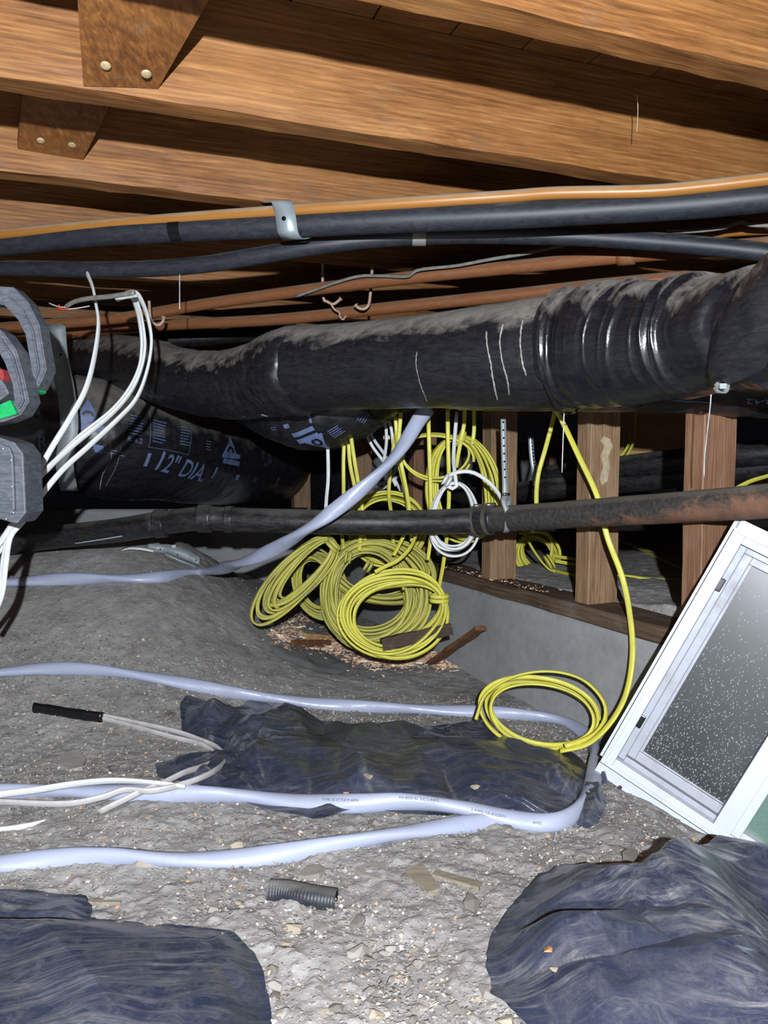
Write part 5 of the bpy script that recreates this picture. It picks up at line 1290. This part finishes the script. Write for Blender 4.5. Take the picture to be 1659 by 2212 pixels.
# ------------------------------------------------------------------ scraps of wood, hose, stones
def stick(name, lab, p0, p1, w, h, mat, cat='wood scrap', seed=1, taper=.6, l0=.01, l1=.01, rag=.15, n=26, top=None):
    a_, b_ = (p0 if isinstance(p0, Vector) else G(*p0, l0)), (p1 if isinstance(p1, Vector) else G(*p1, l1))
    dirv = b_ - a_; L = dirv.length
    sec = np.array([(-.5, -.5), (-.1, -.55), (.5, -.5), (.52, 0), (.5, .5), (.1, .48), (-.5, .5), (-.47, 0)])
    T_ = np.linspace(0, 1, n); V_ = []
    u = np.array(dirv) / L; s_ = np.cross(u, [0, 0, 1]); s_ /= np.linalg.norm(s_); up = np.cross(s_, u)
    for t_ in T_:
        k = 1 - (1 - taper) * t_ + rag * .5 * float(noise(t_ * 7, seed, seed=seed))
        for j, (x, y) in enumerate(sec):
            rj = rag * .25 * float(noise(t_ * 12, j * 3.3, seed=seed + 3))
            end = (rag * .25 * L * .3) * float(noise(j * 2.1, seed, seed=8)) * (t_ in (0, 1))
            V_.append(np.array(a_) + u * (L * t_ + end) + s_ * w * k * (x + rj) + up * h * (y + rj))
    V_ = np.array(V_); m_ = len(sec); i_ = np.arange(n - 1)[:, None] * m_; j_ = np.arange(m_)[None, :]; j2 = (j_ + 1) % m_
    Q_ = np.stack([i_ + j_, i_ + j2, i_ + m_ + j2, i_ + m_ + j_], -1).reshape(-1, 4)
    V_ = np.vstack([V_, V_[:m_].mean(0), V_[-m_:].mean(0)]); a0, b0 = n * m_, n * m_ + 1; jj = np.arange(m_); j3 = (jj + 1) % m_
    T2 = np.vstack([np.stack([np.full(m_, a0), j3, jj], 1), np.stack([np.full(m_, b0), (n - 1) * m_ + jj, (n - 1) * m_ + j3], 1)])
    o = link(name, mesh_np('stick', V_, Q_, T2, False), M[mat]); return tag(o, lab, cat)
stick('wood_splinter', 'brown broken board piece leaning on the concrete wall', G(932, 1432, .012), P(1040, 1356, 2.05), .030, .012, 'scrapwood', seed=4, taper=1.1, rag=.25)
stick('wood_splinter', 'dark split wood sliver in front of the frontmost yellow coil', P(826, 1392, 1.86), P(976, 1358, 1.90), .016, .030, 'darkwood', seed=6, taper=.25, rag=.3)
stick('wood_block', 'short reddish-brown stick on the shavings left of the coils', (632, 1390), (712, 1390), .014, .022, 'scrapwood', seed=8, taper=.95, rag=.08, l0=.014, l1=.014)
stick('wood_block', 'pale wood chunk behind the short reddish stick', (658, 1374), (712, 1378), .02, .02, 'plywood', seed=9, taper=.9, rag=.1, l0=.012, l1=.012)
stick('wood_splinter', 'weathered wooden sliver in the gravel beside the flat wood chip', (938, 1888), (1038, 1916), .016, .008, 'greywood', seed=12, taper=.9, rag=.2, l0=.004, l1=.004)
stick('wood_splinter', 'pale narrow splinter lying above the lower left plastic', (190, 1948), (262, 1950), .010, .005, 'greywood', seed=14, taper=.6, rag=.25, l0=.004, l1=.004)
def flat_chip(name, lab, pxs, th, mat, cat):
    bm = bmesh.new(); vs = [bm.verts.new(G(x, y, th)) for x, y in pxs]; f_ = bm.faces.new(vs)
    r = bmesh.ops.extrude_face_region(bm, geom=[f_])
    for v in [g_ for g_ in r['geom'] if isinstance(g_, bmesh.types.BMVert)]: v.co.z -= th * 1.6
    return tag(link(name, bm_mesh(bm), M[mat]), lab, cat)
flat_chip('wood_chip', 'flat grey square wood chip half sunk in the gravel', [(873, 1880), (912, 1862), (952, 1918), (925, 1925)], .008, 'greywood', 'wood scrap')
flat_chip('flat_stone', 'broad flat stone just above the flat grey wood chip', [(765, 1876), (800, 1862), (830, 1862), (842, 1885), (820, 1898), (785, 1888)], .007, 'stone', 'stone')
flat_chip('flat_stone', 'pale flat stone left of the broad flat one', [(644, 1890), (660, 1872), (690, 1866), (702, 1876), (690, 1886), (660, 1892)], .010, 'stone', 'stone')
flat_chip('flat_stone', 'grey flat stone on the dirt left of the cable bend', [(125, 1650), (140, 1624), (172, 1622), (186, 1640), (178, 1656), (150, 1662)], .006, 'stone', 'stone')
flat_chip('orange_chip', 'orange wood chip lying on the lower right plastic', [(1172, 2040), (1182, 2036), (1192, 2050), (1194, 2066), (1182, 2068), (1174, 2056)], .045, 'plywood', 'wood scrap') if False else None
def rot_rings(s, th): return .012 * np.cos(s / .0045 * 2 * np.pi) + .08 * fbm(s * 20, np.cos(th), np.sin(th), seed=7)
hp = GP([(583, 1926, .006), (620, 1928, .007), (670, 1938, .006), (726, 1946, .004)])
t = thing('hose_piece', 'short ribbed black hose piece lying on the gravel', 'hose', Vector(hp[1]))
part('hose', tube(hp, .0165, seg=24, n=150, ref=UPV, disp=rot_rings, caps=False), M['tubing'], t)
part('bore', tube(hp, .0125, seg=20, n=20, ref=UPV, caps=False), M['hole'], t)

# ------------------------------------------------------------------ work light at the left edge
YT = 1.40
t = thing('work_light', 'grey plastic work light unit with octagonal guards at the left edge', 'lamp', P(-60, 900, YT))
def band_poly(outer, inner, Yc, depth, mat, name, label=None, bev=.0025):
    bm = bmesh.new(); n_ = len(outer)
    vo = [bm.verts.new(P(x, y, Yc)) for x, y in outer]; vi = [bm.verts.new(P(x, y, Yc)) for x, y in inner]
    for k in range(n_ - 1): bm.faces.new((vo[k], vo[k + 1], vi[k + 1], vi[k]))
    r = bmesh.ops.extrude_face_region(bm, geom=bm.faces[:])
    for v in [g_ for g_ in r['geom'] if isinstance(g_, bmesh.types.BMVert)]: v.co.y += depth * 1.5
    bmesh.ops.recalc_face_normals(bm, faces=bm.faces[:])
    el = [e for e in bm.edges if len(e.link_faces) == 2 and e.calc_face_angle(0) > .9]
    bmesh.ops.bevel(bm, geom=el, offset=bev, segments=2, affect='EDGES')
    return part(name, bm_mesh(bm), M[mat], t, label)
band_poly([(-90, 610), (-20, 617), (28, 620), (60, 652), (84, 700), (100, 798), (82, 838), (66, 850)], [(-90, 660), (-20, 655), (8, 658), (38, 690), (54, 722), (66, 790), (60, 812), (54, 820)], YT + .05, .030, 'plastic_grey', 'guard')
band_poly([(-90, 630), (-20, 634), (18, 638), (48, 668), (70, 712), (84, 796), (72, 830)], [(-90, 655), (-20, 650), (8, 653), (38, 685), (54, 720), (66, 790), (60, 812)], YT + .043, .014, 'plastic_grey', 'guard_rim')
band_poly([(-90, 690), (-20, 700), (5, 716), (34, 755), (50, 810), (62, 866), (44, 896), (10, 910), (-60, 925)], [(-90, 735), (-20, 740), (-6, 755), (10, 785), (26, 830), (30, 862), (26, 872), (0, 878), (-60, 890)], YT, .034, 'plastic_grey', 'guard')
band_poly([(-90, 706), (-20, 716), (0, 730), (26, 768), (40, 815), (50, 866), (38, 886)], [(-90, 728), (-20, 734), (-8, 748), (12, 782), (27, 828), (31, 862), (26, 872)], YT - .008, .014, 'plastic_grey', 'guard_rim')
band_poly([(55, 815), (60, 834), (62, 848)], [(66, 819), (74, 838), (73, 845)], YT + .040, .035, 'green', 'trim_strip', 'bright green strip', .001)
band_poly([(-40, 880), (0, 874), (22, 864)], [(-40, 908), (2, 904), (36, 894)], YT - .010, .040, 'green', 'trim_strip', 'bright green strip', .001)
band_poly([(-40, 790), (6, 798), (8, 812)], [(-40, 840), (0, 832), (6, 822)], YT + .03, .02, 'red', 'switch', 'red switch', .001)
def polyp(pxs, Yc, depth, mat, name, bev=.003):
    bm = bmesh.new(); f_ = bm.faces.new([bm.verts.new(P(x, y, Yc)) for x, y in pxs])
    r = bmesh.ops.extrude_face_region(bm, geom=[f_])
    for v in [g_ for g_ in r['geom'] if isinstance(g_, bmesh.types.BMVert)]: v.co.y += depth * 1.5
    return part(name, bm_mesh(bm, bev), M[mat], t)
polyp([(-120, 920), (0, 945), (32, 956), (50, 980), (56, 1108), (36, 1132), (0, 1122), (-120, 1080)], YT, .05, 'plastic_grey', 'panel_housing')
polyp([(-120, 950), (0, 958), (20, 966), (28, 985), (32, 1100), (24, 1112), (0, 1106), (-120, 1060)], YT - .006, .02, 'plastic_grey', 'panel_cover')
polyp([(-110, 760), (-30, 780), (10, 830), (20, 850), (-10, 872), (-110, 880)], YT + .025, .03, 'plastic_grey', 'hub')
polyp([(-140, 700), (-95, 700), (-95, 1060), (-140, 1060)], YT + .01, .03, 'plastic_grey', 'upright')
for (x, y) in ((7, 969), (25, 994), (26, 1051), (29, 1107), (14, 1121)):
    part('screw', disc(P(x, y, YT - .0075), (0, -1, 0), .0022, .0015), M['galv'], t)
q0 = P(-118, 720, YT + .03); q1 = Vector((q0.x, q0.y, JZ - .01))
part('hanger_rod', tube([q0, q1], .004, seg=10, n=4), M['steel'], t)
part('hanger_hook', tube([q1 + Vector((.0, 0, -.02)), q1 + Vector((0, 0, .0)), q1 + Vector((.012, 0, .008)), q1 + Vector((.024, 0, 0))], .004, seg=8, n=14), M['steel'], t)

# ------------------------------------------------------------------ stones, grit, shavings
def inside(poly, x, y):
    c_ = False; n_ = len(poly); j = n_ - 1
    for i_ in range(n_):
        xi, yi = poly[i_]; xj, yj = poly[j]
        if (yi > y) != (yj > y) and x < (xj - xi) * (y - yi) / (yj - yi) + xi: c_ = not c_
        j = i_
    return c_
POLYS = [OUT_MID, OUT_R, OUT_L, OUT_L2, OUT_S]
def hull(seed, flat=.6):
    r = random.Random(seed); bm = bmesh.new()
    for k in range(13):
        v = Vector((r.gauss(0, 1), r.gauss(0, 1), r.gauss(0, 1))).normalized(); bm.verts.new((v.x, v.y * r.uniform(.75, 1), v.z * flat))
    res = bmesh.ops.convex_hull(bm, input=bm.verts[:]); bmesh.ops.delete(bm, geom=[g_ for g_ in res['geom_interior'] if isinstance(g_, bmesh.types.BMVert)], context='VERTS')
    return bm_mesh(bm)
SM = [hull(k, random.choice((.45, .6, .75))) for k in range(12)]
for m_ in SM: m_.materials.append(M['stone'])
r = random.Random(11); cnt = 0
while cnt < 290:
    py = 2212 - (2212 - 1330) * r.random() ** 1.25; px = r.uniform(-10, 1670)
    if px > 950 and py < 1500: continue
    if any(inside(pl, px, py) for pl in POLYS): continue
    if px > 1240 and py < 1790 and (px - 1240) * .75 > (py - 1620): continue
    g_ = G(px, py)
    if g_.x > wall_x(g_.y) - .03: continue
    s_ = r.choice((.0035, .0045, .0055, .0055, .0075, .010)) * r.uniform(.8, 1.25)
    if py < 1650: s_ *= .7
    if r.random() < .04: s_ = r.uniform(.012, .018)
    o = link('stone', SM[r.randrange(12)], None, floor); o.location = (g_.x, g_.y, g_.z + s_ * .18)
    o.rotation_euler = (r.uniform(-.3, .3), r.uniform(-.3, .3), r.uniform(0, 6.3)); o.scale = (s_ * r.uniform(.9, 1.5), s_, s_); cnt += 1

def scatter_grit(n, seed, xr, yr, smin, smax, tone_fn, bias=1.0):
    rg = np.random.default_rng(seed); x = rg.uniform(*xr, n); y = yr[0] + (yr[1] - yr[0]) * rg.random(n) ** bias
    ok = x < wall_x(y) - .02; x, y = x[ok], y[ok]; n = len(x)
    z = floor_z(x, y); sz = smin + (smax - smin) * rg.random(n) ** 3
    oct_ = np.array([(1, 0, 0), (-1, 0, 0), (0, 1, 0), (0, -1, 0), (0, 0, 1), (0, 0, -1)], float)
    V_ = oct_[None] * rg.uniform(.5, 1.2, (n, 6, 1)) + rg.normal(0, .2, (n, 6, 3))
    a_ = rg.uniform(0, 6.28, n); ca, sa = np.cos(a_)[:, None], np.sin(a_)[:, None]
    vx = V_[:, :, 0] * ca - V_[:, :, 1] * sa; vy = V_[:, :, 0] * sa + V_[:, :, 1] * ca
    V_ = np.stack([vx * sz[:, None] + x[:, None], vy * sz[:, None] + y[:, None], V_[:, :, 2] * sz[:, None] * .7 + z[:, None] + sz[:, None] * .25 + .0015], -1).reshape(-1, 3)
    F_ = np.array([(0, 2, 4), (2, 1, 4), (1, 3, 4), (3, 0, 4), (2, 0, 5), (1, 2, 5), (3, 1, 5), (0, 3, 5)])
    T_ = (np.arange(n)[:, None, None] * 6 + F_[None]).reshape(-1, 3)
    me = mesh_np('grit', V_, None, T_, False)
    at = me.attributes.new('tone', 'FLOAT', 'POINT'); at.data.foreach_set('value', np.repeat(rg.random(n), 6).astype(np.float32))
    return me
g1 = scatter_grit(64000, 3, (-1.1, .75), (.62, 2.0), .0008, .0046, None, 1.3)
o = link('grit', g1, M['grit'], floor); o['kind'] = 'stuff'
g2 = scatter_grit(9000, 4, (-1.6, .6), (1.7, 2.9), .0010, .0036, None, 1.0)
o = link('grit', g2, M['grit'], floor); o['kind'] = 'stuff'

def flakes(pts, seed, smin=.003, smax=.009):
    rg = np.random.default_rng(seed); V_, Q_, tn = [], [], []
    for (x, y, z) in pts:
        L_ = rg.uniform(smin, smax) * 1.6; w_ = rg.uniform(.3, .55) * rg.uniform(smin, smax); cur = rg.uniform(-2.5, 2.5); a_ = rg.uniform(0, 6.28); ti = rg.normal(0, .6)
        d = np.array([math.cos(a_), math.sin(a_), 0]); s_ = np.array([-math.sin(a_) * math.cos(ti), math.cos(a_) * math.cos(ti), math.sin(ti)]); u = np.cross(d, s_)
        b0 = len(V_)
        for k in range(4):
            f_ = (k / 3 - .5); c_ = np.array([x, y, z]) + d * L_ * f_ + u * L_ * .28 * math.cos(f_ * cur * 1.5) * np.sign(u[2] + 1e-6)
            V_.append(c_ - s_ * w_ / 2); V_.append(c_ + s_ * w_ / 2)
        for k in range(3): Q_.append((b0 + 2 * k, b0 + 2 * k + 1, b0 + 2 * k + 3, b0 + 2 * k + 2))
        tn += [rg.random()] * 8
    me = mesh_np('flakes', np.array(V_), np.array(Q_), None, False); at = me.attributes.new('tone', 'FLOAT', 'POINT'); at.data.foreach_set('value', np.array(tn, np.float32)); return me
rg = np.random.default_rng(77); fp = []
blobs = [(845, 1425, 75, 16, 1700), (700, 1400, 60, 12, 520), (930, 1420, 40, 18, 450), (620, 1375, 40, 18, 220), (640, 1345, 40, 18, 120), (960, 1445, 30, 10, 80)]
for (cx, cy, sx_, sy_, n_) in blobs:
    for k in range(n_):
        g_ = G(cx + rg.normal(0, sx_ * .6), cy + rg.normal(0, sy_ * .6))
        if g_.x > wall_x(g_.y) - .01: continue
        fp.append((g_.x, g_.y, g_.z + .002 + abs(rg.normal(0, .004))))
o = link('wood_shavings', flakes(fp, 5, .006, .016), M['shaving']); tag(o, 'pile of pale wood shavings under the yellow coils', 'wood shavings', None, 'stuff')
fp = []
for k in range(150):
    Yk = rg.uniform(1.95, 2.45); q = WP_(Yk, abs(rg.normal(0, .03)) + .004, PLATE_Z + .003); fp.append(tuple(q))
o = link('wood_shavings', flakes(fp, 6, .003, .008), M['shaving']); tag(o, 'thin line of wood shavings on the sill board', 'wood shavings', None, 'stuff')
fp = []
for k in range(330):
    px, py = rg.uniform(0, 1500), rg.uniform(1330, 2200)
    if rg.random() > (.35 if py < 1650 else .8) or any(inside(pl, px, py) for pl in POLYS): continue
    g_ = G(px, py)
    if g_.x > wall_x(g_.y) - .01: continue
    fp.append((g_.x, g_.y, g_.z + .004))
o = link('wood_flakes', flakes(fp, 8, .003, .006), M['shaving']); tag(o, 'stray pale wood flakes spread over the gravel', 'wood flakes', None, 'stuff')
print('DONE', len(bpy.data.objects))
